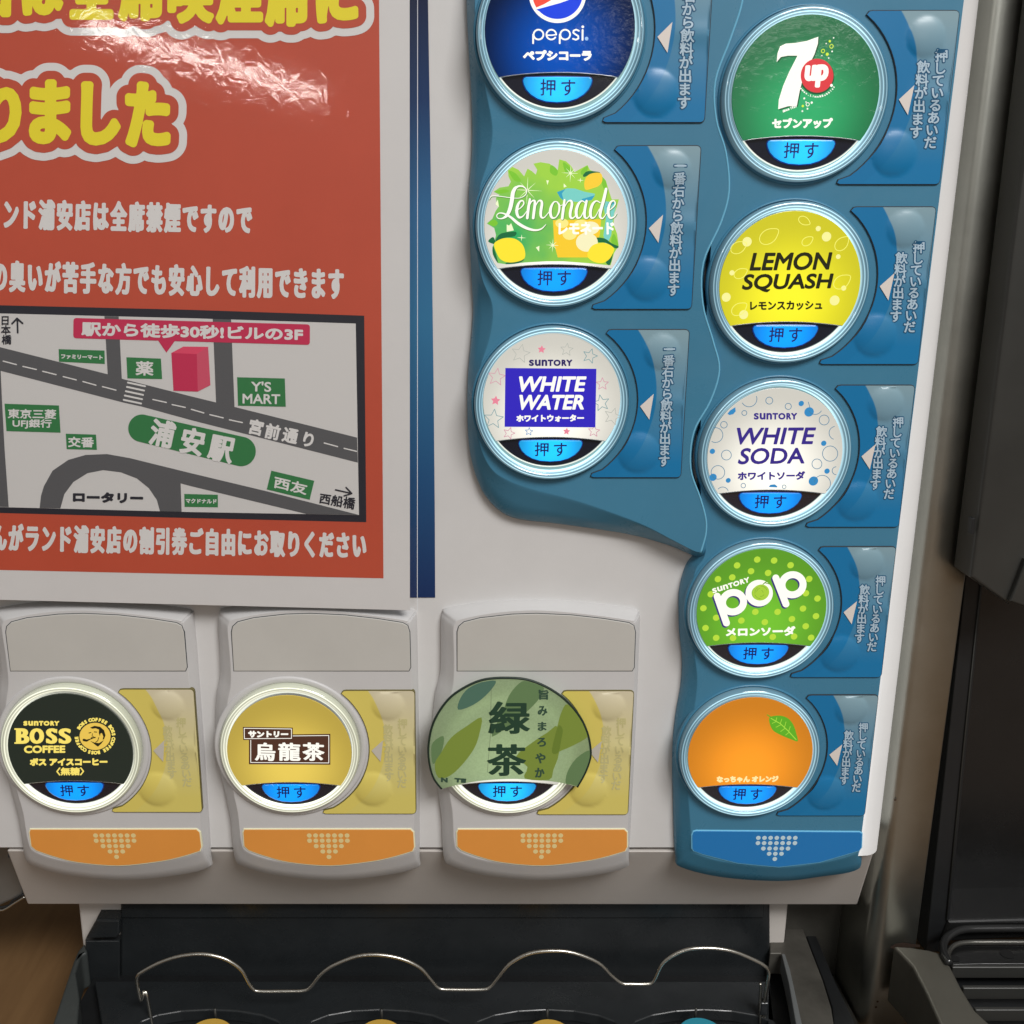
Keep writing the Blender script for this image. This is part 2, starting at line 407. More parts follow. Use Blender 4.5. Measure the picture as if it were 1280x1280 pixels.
def loft(name, base, top, h0, h1, m, parent, n=5, dx=0, **kw):
    b = np.array(cat(base, n, True)); t = np.array(cat(top, n, True)); N = len(b)
    xb, zb = P(b[:, 0], b[:, 1], h0); xt, zt = P(t[:, 0], t[:, 1], h1)
    V = []; prof = [(0, 0), (.02, .22), (.10, .40), (.50, .68), (.88, .93), (.96, .985), (1, 1)]
    for s, hh in prof:
        h = h0+(h1-h0)*hh
        V.append(np.stack([xb+(xt-xb)*s+dx, -h+0*xb, zb+(zt-zb)*s], 1))
    Fc = []
    # orientation
    ar = np.sum(xt*np.roll(zt, -1)-np.roll(xt, -1)*zt); fl = ar < 0
    for L in range(len(prof)-1):
        for k in range(N):
            f = (L*N+k, L*N+(k+1) % N, (L+1)*N+(k+1) % N, (L+1)*N+k); Fc.append(f[::-1] if fl else f)
    o = (len(prof)-1)*N; q = V[-1]; ns = len(Fc)
    for tr in tessellate_polygon([[Vector((p[0], p[2], 0)) for p in q]]): Fc.append(tuple(i+o for i in orient(q[:, 0], q[:, 2], tr)))
    g = Geo(); g.add(np.concatenate(V), Fc); ob = g.build(name, m, parent, smooth=True, **kw)
    for p in ob.data.polygons[ns:]: p.use_smooth = False
    return ob
def lathe(name, x, z, prof, m, parent, n=96, smooth=True, uvc=None, **kw):
    a = np.linspace(0, 2*math.pi, n, endpoint=False); V = []; Fc = []
    for r, h in prof: V.append(np.stack([x+r*np.cos(a), -h+0*a, z+r*np.sin(a)], 1))
    for L in range(len(prof)-1):
        for k in range(n): Fc.append((L*n+k, L*n+(k+1) % n, (L+1)*n+(k+1) % n, (L+1)*n+k))
    g = Geo(); g.add(np.concatenate(V), Fc); return g.build(name, m, parent, smooth=smooth, uvc=uvc, **kw)
def solid(name, pts, m, parent, bevel=0, smooth=False, **kw):
    """closed box from 8 corners or front loop + back loop"""
    n = len(pts)//2; bm = bmesh.new(); vs = [bm.verts.new(p) for p in pts]
    bm.faces.new(vs[:n]); bm.faces.new(vs[n:][::-1])
    for k in range(n): bm.faces.new((vs[k], vs[n+k], vs[n+(k+1) % n], vs[(k+1) % n]))
    bmesh.ops.recalc_face_normals(bm, faces=bm.faces)
    if bevel: bmesh.ops.bevel(bm, geom=bm.edges[:], offset=bevel, segments=3, profile=.5, affect='EDGES', clamp_overlap=True)
    me = bpy.data.meshes.new(name); bm.to_mesh(me); bm.free(); me.materials.append(m)
    if smooth:
        me.polygons.foreach_set('use_smooth', [True]*len(me.polygons))
    o = bpy.data.objects.new(name, me); COL.objects.link(o); attach(o, parent)
    for k, v in kw.items(): o[k] = v
    return o
def tube(name, pts, r, m, parent, n=10, **kw):
    pts = [Vector(p) for p in pts]; g = Geo(); V = []; Fc = []; up = None
    for i, p in enumerate(pts):
        d = (pts[min(i+1, len(pts)-1)]-pts[max(i-1, 0)]).normalized()
        if up is None: up = d.orthogonal().normalized()
        up = (up-d*up.dot(d)).normalized(); s = d.cross(up)
        for k in range(n):
            a = 2*math.pi*k/n; V.append(p+(up*math.cos(a)+s*math.sin(a))*r)
    for i in range(len(pts)-1):
        for k in range(n): Fc.append((i*n+k, i*n+(k+1) % n, (i+1)*n+(k+1) % n, (i+1)*n+k))
    Fc.append(tuple(range(n))[::-1]); Fc.append(tuple(range((len(pts)-1)*n, len(pts)*n)))
    g.add([tuple(v) for v in V], Fc); return g.build(name, m, parent, smooth=True, **kw)

# ================================================================== setting
HB = -.035                                   # plane of the lower column, behind the front panel
zT = P3(983, 1178, HB).z                     # level of the drip tray rim
zC = zT-.030                                 # wooden counter
def sheet(name, x0, x1, y0, y1, z, m):
    me = bpy.data.meshes.new(name); me.from_pydata([(x0, y0, z), (x1, y0, z), (x1, y1, z), (x0, y1, z)], [], [(0, 1, 2, 3)]); me.materials.append(m)
    o = bpy.data.objects.new(name, me); COL.objects.link(o); o['kind'] = 'structure'; return o
def wood():
    m, t, b = new('brown_wood')
    ge = t.nodes.new('ShaderNodeNewGeometry'); mp = t.nodes.new('ShaderNodeMapping'); mp.inputs['Scale'].default_value = (60, 6, 6); mp.inputs['Rotation'].default_value = (0, 0, .15)
    n = t.nodes.new('ShaderNodeTexNoise'); n.inputs['Scale'].default_value = 3; n.inputs['Detail'].default_value = 7; n.inputs['Distortion'].default_value = .6
    r = t.nodes.new('ShaderNodeValToRGB'); r.color_ramp.elements[0].position = .3; r.color_ramp.elements[1].position = .72
    r.color_ramp.elements[0].color = (.17, .092, .038, 1); r.color_ramp.elements[1].color = (.21, .118, .050, 1)
    t.links.new(ge.outputs['Position'], mp.inputs[0]); t.links.new(mp.outputs[0], n.inputs['Vector']); t.links.new(n.outputs[0], r.inputs[0]); t.links.new(r.outputs[0], b.inputs['Base Color'])
    b.inputs['Roughness'].default_value = .5
    return m
sheet('counter', -.9, .9, -1.2, .30, zC, wood())
me = bpy.data.meshes.new('wall'); me.from_pydata([(-1.2, .30, zC-.1), (1.2, .30, zC-.1), (1.2, .30, 1.2), (-1.2, .30, 1.2)], [], [(0, 1, 2, 3)])
me.materials.append(mat('dark_wall_paint', (.06, .056, .048), .7, grain=.1)); o = bpy.data.objects.new('wall', me); COL.objects.link(o); o['kind'] = 'structure'

# ================================================================== drink dispenser
D = thing('drink_dispenser', 'white self-serve drink dispenser front with eleven round backlit buttons on blue and grey pads', 'drink dispenser', (0, 0, float(zC)))
XR = .1885
zs = float(P(500, 1060, 0)[1]); ztop = float(P(500, -140, 0)[1])
slab('front_panel', [(-.28, zs), (.1768, zs), (.1768, ztop), (-.28, ztop)], -.02, 0, M_white, D, bevel=.0006)
# rounded right edge of the body: profile in plan, extruded vertically
def edge_trim():
    pr = [(.1755, .0), (.1760, .0060), (.1768, .0064), (.1795, .0063)]
    for k in range(9):
        a = math.pi/2*(1-k/8); pr.append((.1800+.0086*math.cos(a), -.0024+.0086*math.sin(a)))
    pr += [(.1886, -.10)]
    V = []; n = len(pr)
    for z in (zs+.0002, ztop):
        for x, h in pr: V.append((x, -h, z))
    g = Geo(); g.add(V, [(k, k+1, n+k+1, n+k) for k in range(n-1)]+[tuple(range(n))])
    ob = g.build('edge_trim', M_white, D, smooth=True); ob.data.polygons[-1].use_smooth = False
edge_trim()
# apron under the seam, leaning back
def apron():
    fr = [P3(8, 1063.2, .0), P3(1093, 1064.5, .0), P3(1072, 1131, -.022), P3(34, 1130.5, -.022)]
    bk = [Vector((p.x, .06, p.z)) for p in fr]
    solid('apron', fr+bk, M_apron, D, bevel=.0009)
apron()
# dark line behind the seam
slab('seam_gap', pxz([(10, 1050), (1088, 1050), (1088, 1072), (10, 1072)], -.004), -.02, -.004, M_seam, D, bevel=.0001)
# lower column behind the drip area
slab('rear_column', [(float(P(100, 1150, HB)[0]), zC+.01), (float(P(983.5, 1150, HB)[0]), zC+.01), (float(P(983.5, 1150, HB)[0]), zs+.02), (float(P(100, 1150, HB)[0]), zs+.02)], -.12, HB, M_apron, D, bevel=.0012)
hb = HB+.004
slab('drip_back_plate', pxz([(150, 1110), (963, 1110), (963.5, 1245), (150, 1245)], hb), HB+.0003, hb, M_black, D, bevel=.0018, seg=3)
slab('plate_lip', pxz([(152, 1110), (955, 1110), (955, 1147), (152, 1147)], hb+.0008), hb, hb+.0012, M_black, D, bevel=.0007, seg=3)
slab('plate_wing', pxz([(106, 1176), (149.6, 1176), (149.6, 1245), (112, 1245)], hb+.001), HB+.0003, hb+.001, M_black, D, bevel=.0008, seg=2)
# blue stripe film
M_stripe, t_, b_ = new('blue_gradient_film')
ge = t_.nodes.new('ShaderNodeNewGeometry'); s_ = t_.nodes.new('ShaderNodeSeparateXYZ'); m_ = t_.nodes.new('ShaderNodeMapRange'); r_ = t_.nodes.new('ShaderNodeValToRGB')
m_.inputs[1].default_value = float(P(500, 745)[1]); m_.inputs[2].default_value = float(P(500, 0)[1])
t_.links.new(ge.outputs['Position'], s_.inputs[0]); t_.links.new(s_.outputs['Z'], m_.inputs[0]); t_.links.new(m_.outputs[0], r_.inputs[0]); t_.links.new(r_.outputs[0], b_.inputs['Base Color'])
e = r_.color_ramp.elements; e[0].color = (*rgb(14, 38, 78, 1.6), 1); e[1].color = (*rgb(18, 28, 56, 1.5), 1)
for p, c in ((.22, (26, 66, 104)), (.5, (44, 96, 130)), (.68, (44, 88, 126)), (.85, (26, 48, 84))):
    q = e.new(p); q.color = (*rgb(*c, 1.6), 1)
b_.inputs['Roughness'].default_value = .25
g = Geo(); poly(g, [(490, -40), (534, -40), (535, 0), (539, 250), (542, 480), (543.5, 640), (544, 747), (500, 747)], .0003); g.build('stripe_decal', M_stripe, D, label='narrow dark blue film strip beside the poster')

HP1, HP2, HU = .0095, .0075, .0075
# blue pads
R1 = [(883, 668), (883, 648), (876, 622), (864, 585), (868, 540), (889, 501), (900, 462), (892, 426), (879, 379), (880, 328), (902, 278), (912, 238), (908, 190), (896, 149), (895, 101), (914, 48), (929, 0), (935, -60), (935, -140)]
bL = [(583, -140), (583, -60), (583, 0), (585, 50), (588, 105), (590, 160), (589, 200), (586, 240), (587, 290), (589, 345), (591, 385), (589, 420), (585, 465), (584, 510), (586, 555), (594, 592), (610, 624), (640, 646), (700, 654), (782, 666), (832, 679), (878, 695)]
tL = [(600, -140), (600, -60), (594, 0), (596, 50), (606, 105), (616, 160), (611, 200), (599, 240), (594, 290), (602, 345), (616, 382), (613, 420), (599, 465), (594, 510), (600, 555), (614, 585), (635, 600), (668, 612), (725, 627), (800, 654), (845, 677), (875.5, 690)]
loft('blue_pad', bL+[(x+.6, y) for x, y in R1], tL+[(x-2.2, y) for x, y in R1], .0, HP1, M_blue, D, label='left blue pad with wavy sides and a pointed lower tip')
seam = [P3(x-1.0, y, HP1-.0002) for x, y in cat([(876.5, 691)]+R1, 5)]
tube('pad_edge_highlight', seam, .00042, mat('pad_highlight_blue', rgb(84, 138, 162, 2.0), .22), bpy.data.objects['blue_pad'], n=8)  # added bead in lighter blue, paints a highlight along the pad seam
xb = .1753
def vx(x, y, h): return CX+x/((Z0*ct-h)/(F*ct-(y-CY)*st))       # pixel of an upright line at plane x
b2 = [(900, -140), (890, 200), (872, 500), (872, 640), (871, 683), (857, 706), (849, 735), (848, 765), (849, 792), (852, 822), (851, 852), (845, 887), (841, 922), (840, 960), (841, 1000), (842, 1040), (844, 1070), (850, 1082), (902, 1094.5), (973, 1099), (1024, 1093.5), (1066, 1086.5), (1075, 1072)]
t2 = [(905, -140), (895, 200), (877, 500), (877, 640), (882, 690), (870, 712), (864, 738), (862, 765), (864, 792), (869, 822), (872, 852), (868, 887), (860, 922), (858, 960), (861, 1000), (864, 1038), (865, 1058), (871, 1067), (905, 1077), (973, 1084), (1028, 1078), (1064, 1069), (1073, 1060)]
for y in (1030, 900, 600, 300, 0, -140):
    xe_ = .1797-.0022*max(y, 0)/1040; b2.append((vx(xe_+.0006, y, 0), y)); t2.append((vx(xe_, y, HP2), y))
loft('blue_pad', b2, t2, .0, HP2, M_blue, D, label='right blue pad with wavy left side and curved bottom')
# three grey housings
DX = .0925
ub = [(551, 775), (553, 765), (560, 759), (614, 751), (671, 749), (727, 752), (790, 760), (797, 765), (799, 776), (794, 900), (789, 1000), (785, 1068), (782, 1082), (744, 1091.5), (675, 1098), (606, 1092), (565, 1081), (555, 1072), (553, 1050), (552, 1021), (548, 993), (541, 950), (540, 910), (544, 866), (550, 840), (551, 810)]
ut = [(567, 790), (569, 780), (577, 774), (620, 766), (671, 763), (727, 767), (786, 775), (792, 779), (794, 789), (791, 900), (787, 1000), (783, 1050), (781, 1064), (740, 1075), (675, 1082), (610, 1076), (574, 1064), (568, 1050), (567, 1035), (566, 1015), (562, 990), (556, 950), (556, 915), (561, 880), (567, 855), (568, 825)]
ulab = ['leftmost grey button housing', 'middle grey button housing', 'right grey button housing']
HOUS = [loft('button_housing', ub, ut, 0, HU, M_unit, D, n=4, dx=-DX*(2-k), label=ulab[k]) for k in range(3)]
def shift(pts, k): return [(x-DX*(2-k), z) for x, z in pts]
blank = pxz(cat([(572, 838), (571.5, 792), (577, 779), (600, 772), (640, 767.5), (671, 767), (715, 769), (755, 774), (786, 778.5), (793, 788), (791.5, 838)], 4), HU)[:]
blank = pxz([(571.5, 838.5), (571.5, 790), (573.5, 783), (580, 777.5), (600, 772.5), (640, 768), (671, 767), (715, 769), (755, 773.5), (786, 778.5), (792, 782), (794, 790), (792.5, 834), (790, 838.5)], HU)
oplate = pxz([(571.5, 1040), (573, 1036.5), (780, 1036.5), (783.5, 1040), (783.5, 1058), (781, 1063)]+cat([(781, 1063), (755, 1070.5), (727, 1076), (677.6, 1081), (628, 1077), (598, 1069.5), (577, 1062)], 4)[1:]+[(571.8, 1057)], HU)
M_or = mat('amber_orange_film', rgb(170, 110, 48, 2.3), .35, grain=.05)
M_dot = mat('cream_print', rgb(200, 170, 118, 1.8), .5)
M_rim = mat('pale_edge_line', rgb(205, 190, 160, 1.7), .45)
def grow(pts, d):
    a = np.array(pts); c = a.mean(0)
    e1 = a-np.roll(a, 1, 0); e2 = np.roll(a, -1, 0)-a
    e1 /= np.linalg.norm(e1, axis=1)[:, None]+1e-12; e2 /= np.linalg.norm(e2, axis=1)[:, None]+1e-12
    nm = np.stack([(e1+e2)[:, 1], -(e1+e2)[:, 0]], 1); nm /= np.linalg.norm(nm, axis=1)[:, None]+1e-12
    if .5*np.sum(a[:, 0]*np.roll(a[:, 1], -1)-np.roll(a[:, 0], -1)*a[:, 1]) < 0: nm = -nm
    return [tuple(p) for p in a+nm*d]
Zu = Z(530, 740, 3.557)
for k in range(3):
    H = HOUS[k]
    slab('blank_plate', shift(blank, k), HU-.001, HU+.00035, M_blank, H, bevel=.0003)
    slab('plate_seam', grow(shift(blank, k), .0003), HU-.001, HU+.00006, M_seam, H, bevel=.00002)
    slab('plate_border', grow(shift(oplate, k), .0006), HU-.001, HU+.00035, M_rim, H, bevel=.0003)
    slab('arrow_plate', shift(oplate, k), HU-.001, HU+.0005, M_or, H, bevel=.0001)
    g = Geo()
    for y, xa, n in ((1083, 440, 7), (1106, 440, 7), (1130, 468, 5), (1154, 496, 3), (1178, 522, 1)):
        for i in range(n):
            (px, py), = Zu((xa+28*i, y)); x, z = P(px, py, HU+.0006); t = (Z0*ct-HU)/(F*ct-(py-CY)*st)
            ring(g, float(x)-DX*(2-k), float(z), 3.1*t, HU+.00056, 14)
    g.build('arrow_dots', M_dot, H)
# blue arrow plate at the foot of the right pad
Zo = Z(830, 850, 4.13)
bp = pxz(Zo((145, 800), (152, 782), (165, 778), (1008, 784), (1020, 792), (1017, 862), (1005, 878), (800, 938), (590, 962), (380, 942), (200, 896), (155, 880), (146, 868)), HP2)
M_bplate = mat('deep_blue_film', rgb(22, 94, 148, 1.9), .3)
M_brim = mat('light_blue_edge', rgb(96, 160, 190, 1.7), .4)
bpo = slab('arrow_plate', bp, HP2-.001, HP2+.0005, M_bplate, D, bevel=.0001, label='deep blue curved plate with a dotted arrow')
slab('plate_border', grow(bp, .0005), HP2-.001, HP2+.00035, M_brim, bpo, bevel=.0003)
g = Geo()
for y, xa, n in ((815, 487, 7), (842, 485, 7), (870, 513, 5), (897, 543, 3), (924, 572, 1)):
    for i in range(n):
        (px, py), = Zo((xa+31.8*i, y)); disc(g, px, py, 2.9, HP2+.00056, 14)
g.build('arrow_dots', mat('pale_blue_print', rgb(165, 185, 195, 1.7), .5), bpo)

# ------------------------------------------------------------------ instruction cards
def bumps(C):
    cx, cz = C
    def f(x, z):
        u, v = x-cx, z-cz
        def dome(a, b, r, h): q = np.clip(1-((u-a)**2+(v-b)**2)/r**2, 0, 1); return h*q**.75
        mid = .0005*np.exp(-((v-.0002)/.0035)**2)*np.clip((u-.036)/.012, 0, 1)
        return dome(.0415, .0195, .0068, .0011)+dome(.0345, -.0195, .0080, .0012)+mid
    return f
def card(C, hp, corners, yellow, A, B=None, size=None, lab=None, parent=None):
    (xa, ya), (xb_, yb_) = corners; h = hp+.0007
    x1, z1 = P(xa, ya, h); x2, z2 = P(xb_, yb_, h); xr = float(x1+x2)/2; zt, zb = float(z1), float(z2)
    cx, cz = C; R = .0335; out = []
    at = math.asin(min((zt-.0016-cz)/R, .86)); ab = math.asin(max((zb+.0012-cz)/R, -.92))
    arc = [(cx+R*math.cos(at+(ab-at)*k/22), cz+R*math.sin(at+(ab-at)*k/22)) for k in range(23)]
    base = round_poly([(arc[0][0]+.0005, zt), (xr, zt), (xr, zb), (arc[-1][0]-.0022, zb)], .0016)
    # stitch: rounded TL.. using arc in between
    n5 = 6
    TLc = base[0:n5]; TRc = base[n5:2*n5]; BRc = base[2*n5:3*n5]; BLc = base[3*n5:4*n5]
    outl = [(arc[0][0]-.0006, zt-.0012), (arc[0][0]+.0002, zt-.0002), (arc[0][0]+.0014, zt)]+TRc+BRc+[(arc[-1][0]-.0010, zb), (arc[-1][0]-.0020, zb+.0004), (arc[-1][0]-.0016, zb+.0014)]+arc[::-1][1:-1]
    f = bumps(C)
    # filled, bumped sheet
    n = len(outl); pts = [Vector(p) for p in outl]; xs = [p[0] for p in outl]; zz = [p[1] for p in outl]
    a = np.array(outl)
    gx, gz = np.meshgrid(np.arange(min(xs), max(xs), .0009), np.arange(min(zz), max(zz), .0009)); q = np.stack([gx.ravel(), gz.ravel()], 1)
    ins = np.zeros(len(q), bool)
    for k in range(n):
        (ax, ay), (bx, by) = a[k-1], a[k]
        c_ = ((ay > q[:, 1]) != (by > q[:, 1])) & (q[:, 0] < (bx-ax)*(q[:, 1]-ay)/(by-ay+1e-15)+ax); ins ^= c_
    q = q[ins]; d = np.min(np.linalg.norm(q[:, None]-a[None], axis=2), 1); q = q[d > .0006]
    allp = [Vector(p) for p in outl]+[Vector(p) for p in q.tolist()]
    vo, eo, fo, *_ = delaunay_2d_cdt(allp, [(k, (k+1) % n) for k in range(n)], [], 1, 1e-7)
    X = np.array([v[0] for v in vo]); ZZ = np.array([v[1] for v in vo])
    g = Geo(); g.add(np.stack([X, -(h+f(X, ZZ)), ZZ], 1), [orient(X, ZZ, t) for t in fo if len(t) == 3])
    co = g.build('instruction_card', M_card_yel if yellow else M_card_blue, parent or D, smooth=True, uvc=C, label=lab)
    slab('card_backing', grow(outl, .00035), hp-.0012, hp+.00055, M_seam if not yellow else M_rimy, co, bevel=.0002)
    # arrow
    post = lambda x, z: f(x, z)
    g = Geo(); tri = [(cx+.0342, cz-.0012), (cx+.0392, cz+.0036), (cx+.0380, cz-.0064)]
    polyxz(g, tri, h+.0003); g.build('arrow_mark', M_tri if not yellow else M_triy, co)
    seg = []
    for s, a0, a1 in [A]+([B] if B else []): seg.append(chars(s, lerp_pts(a0, a1, len(s)), size*1.06))
    sg = np.concatenate(seg)
    if not yellow:
        g = Geo(); put(g, sdf_fill(sg, 1.7*size/15, 1.7*size/15, .5), h+.00008, post); g.build('lettering_outline', M_halo, co)
        g = Geo(); put(g, sdf_fill(sg, .42*size/15, .42*size/15, .3), h+.00016, post); g.build('lettering', M_grey_text, co)
    else:
        g = Geo(); put(g, sdf_fill(sg, .35, .35, .4), h+.00014, post); g.build('lettering', M_ytext, co)
    return co
M_rimy = mat('olive_edge', rgb(96, 88, 44, 1.3), .5)
M_triy = mat('grey_print', rgb(165, 160, 150, 1.7), .4)
M_ytext = mat('embossed_clear_print', rgb(164, 158, 112, 1.8), .35)

# ------------------------------------------------------------------ buttons
def ringmat(name, base, em, s_lo, s_hi):
    """edge-lit clear ring: light from LEDs behind is stronger at top and bottom"""
    m, t, b = new(name)
    b.inputs['Base Color'].default_value = (*base, 1); b.inputs['Roughness'].default_value = .12; b.inputs['Coat Weight'].default_value = 1; b.inputs['Coat Roughness'].default_value = .03
    b.inputs['Emission Color'].default_value = (*em, 1)
    uv = t.nodes.new('ShaderNodeTexCoord'); s = t.nodes.new('ShaderNodeSeparateXYZ'); t.links.new(uv.outputs['UV'], s.inputs[0])
    ln = t.nodes.new('ShaderNodeVectorMath'); ln.operation = 'LENGTH'; t.links.new(uv.outputs['UV'], ln.inputs[0])
    # concentric highlights painted into the emission by radius
    r = t.nodes.new('ShaderNodeMapRange'); r.inputs[1].default_value = .0263; r.inputs[2].default_value = .0296; t.links.new(ln.outputs['Value'], r.inputs[0])
    cr_ = t.nodes.new('ShaderNodeValToRGB'); t.links.new(r.outputs[0], cr_.inputs[0]); e = cr_.color_ramp.elements
    e[0].color = (1, 1, 1, 1); e[0].position = 0; e[1].color = (.10, .10, .10, 1); e[1].position = 1
    for p, v in ((.09, .8), (.16, .28), (.30, .22), (.36, .85), (.43, .2), (.6, .1), (.70, .6), (.78, .1)):
        q = e.new(p); q.color = (v, v, v, 1)
    # angular
    ab = t.nodes.new('ShaderNodeMath'); ab.operation = 'ABSOLUTE'; t.links.new(s.outputs['Y'], ab.inputs[0])
    mr_ = t.nodes.new('ShaderNodeMapRange'); mr_.interpolation_type = 'SMOOTHSTEP'; mr_.inputs[1].default_value = .008; mr_.inputs[2].default_value = .029; mr_.inputs[3].default_value = s_lo; mr_.inputs[4].default_value = s_hi
    t.links.new(ab.outputs[0], mr_.inputs[0])
    mu = t.nodes.new('ShaderNodeMath'); mu.operation = 'MULTIPLY'; t.links.new(cr_.outputs[0], mu.inputs[0]); t.links.new(mr_.outputs[0], mu.inputs[1])
    t.links.new(mu.outputs[0], b.inputs['Emission Strength'])
    return m
M_ring_b = ringmat('clear_ring_cyan', rgb(40, 90, 115), rgb(186, 226, 238), 1.25, 2.7)
M_ring_w = ringmat('clear_ring_warm', rgb(190, 195, 175), rgb(250, 247, 222), 1.25, 2.2)
M_cres = mat('gloss_black_inlay', (.010, .011, .022), .12, coat=1)
M_chr = mat('chrome_trim', (.5, .5, .52), .3, 1)
M_lens = lit('blue_backlit_lens', (.0, .30, 1.0), 1.2, edge=.42, R=14)
M_lens_hot = lit('cyan_backlit_lens', (.01, .46, 1.0), 1.35, edge=.40, R=13)
M_lrim = mat('lens_edge_blue', (.01, .05, .35), .3)
M_push = mat('navy_print', (.004, .02, .16), .5)
M_glow = lit('white_backlit_gap', rgb(235, 238, 225), .9)
M_glow2 = lit('pale_backlit_gap', rgb(150, 188, 190), .62)
BUT = {}
def button(key, ringpx, lenspx, hp, warm, face_mat, hot, lab):
    hr = hp+.0030; hf = hp+.0009
    rx, rz = map(float, P(ringpx[0], ringpx[1], hr))
    lx, lz = map(float, P(lenspx[0], lenspx[1], hf+.0006)); fx, fz = lx, lz+.0150
    fx = (fx+rx)/2*1.0; 
    CO = .0322 if warm else .0306
    ob = lathe('push_button', rx, rz, [(CO+.0001, hp-.001), (CO, hp+.0003), (CO-.0004, hp+.0006), (CO-.0009, hp+.0007), (.0300, hp+.0006), (.0297, hp+.0002), (.0296, hp-.001)], M_unit if warm else M_blue, D, label=lab)
    prof = [(.0295, hp-.001), (.0295, hp+.0016)]+[(.0281+.0014*math.cos(a), hp+.0022+.0014*math.sin(a)) for a in [math.pi*k/10*.6 for k in range(11)]]+[(.0273, hp+.0030), (.0270, hp+.0032), (.0267, hp+.0026), (.0264, hp+.0012), (.0263, hf-.0008)]
    lathe('light_ring', rx, rz, prof, M_ring_w if warm else M_ring_b, ob, uvc=(rx, rz))
    g = Geo(); ring(g, rx, rz, .0264, hf-.0004, 72); g.build('diffuser', M_glow if warm else M_glow2, ob)
    # picture disc: circle cut by the arc above the lens
    def arc_top(u): return .00115-(u/.0205)**2*.0015
    Rf = .0262; fc = fz
    us = np.linspace(-.0222, .0222, 25)
    cap = []
    a0 = math.asin((lz+arc_top(.0218)-fz)/Rf)
    for k in range(49):
        a = a0+(math.pi-2*a0)*k/48; cap.append((fx+Rf*math.cos(a), fz+Rf*math.sin(a)))
    xe = cap[-1][0]; bot = [(fx+u, lz+arc_top(u)) for u in us if abs(u) < abs(cap[0][0]-fx)-.0003]
    slab('picture_disc', cap+bot, hf-.0005, hf+.0018, face_mat, ob, bevel=.00012, uvc=(fx, fz-.006))
    slab('disc_skirt', grow(cap+bot, .0001), hf-.0005, hf+.0014, M_cres, ob, bevel=.00005)
    # crescent
    Rc = .0256; a1 = math.asin((lz+arc_top(.0200)-fz)/Rc); cr1 = [(fx+Rc*math.cos(a), fz+Rc*math.sin(a)) for a in np.linspace(math.pi-a1, 2*math.pi+a1, 40)]
    top = [(fx+u, lz+arc_top(u)+.0003) for u in np.linspace(.0198, -.0198, 21)]
    slab('dark_inlay', cr1+top, hf-.0006, hf+.0005, M_cres, ob, bevel=.0003)
    # chrome trim along the arc, glowing line along the lower rim
    tube('chrome_trim', [(fx+u, -(hf+.0015), lz+arc_top(u)-.0001) for u in np.linspace(-.0208, .0208, 30)], .00022, M_chr, ob, n=6)
    Rt = .02585
    tube('chrome_trim', [(fx+Rt*math.cos(a), -(hf+.0003), fz+Rt*math.sin(a)) for a in np.linspace(math.pi-a1, 2*math.pi+a1, 60)], .00026, M_glow, ob, n=6)  # not chrome: bright rim line put in as a glowing tube
    # lens
    rt = [(.0112, .0001), (.0119, -.0003), (.0122, -.0011), (.0119, -.0023), (.0110, -.0040), (.0094, -.0056), (.0070, -.0070), (.0040, -.0079), (0, -.0082)]
    ln_ = [(0, .0003)]+[(a, b+.0001) for a, b in rt]+[(-a, b+.0001) for a, b in rt[-2::-1]]
    L = [(lx+a, lz+b-.0006) for a, b in ln_]
    slab('press_lens_edge', grow(L, .0004), hf, hf+.0009, M_lrim, ob, bevel=.0003)
    slab('press_lens', L, hf, hf+.0012, M_lens_hot if hot else M_lens, ob, bevel=.0003, uvc=(lx, lz-.003))
    g = Geo(); t = 1/3.42e3
    def mm(u, v):     # lens mm -> px at print height
        x, z = lx+u/1000, lz+v/1000; h = hf+.00125
        tt_ = None
        # invert P for a point on plane h
        yv = Z0*ct-h; dzv = z-Z0*st
        # dz/dy = (-F*st-u*ct)/(F*ct-u*st)
        r = dzv/yv; uu = (-F*st-r*F*ct)/(ct-r*st)
        tt_ = yv/(F*ct-uu*st); return CX+x/tt_, CY+uu
    q = lambda a, b, c_, d: [mm(a, b), mm(c_, b), mm(c_, d), mm(a, d)]
    sg = np.concatenate([tsegs('押', q(-6.1, -1.1, -.7, -6.6), .22, .22), tsegs('す', q(1.3, -1.3, 6.3, -6.6), .22, .22)])
    put(g, sdf_fill(sg, .22, .22, .3), hf+.0013); g.build('press_lettering', M_push, ob)
    BUT[key] = (ob, hf, (rx, rz), (fx, fz)); return ob

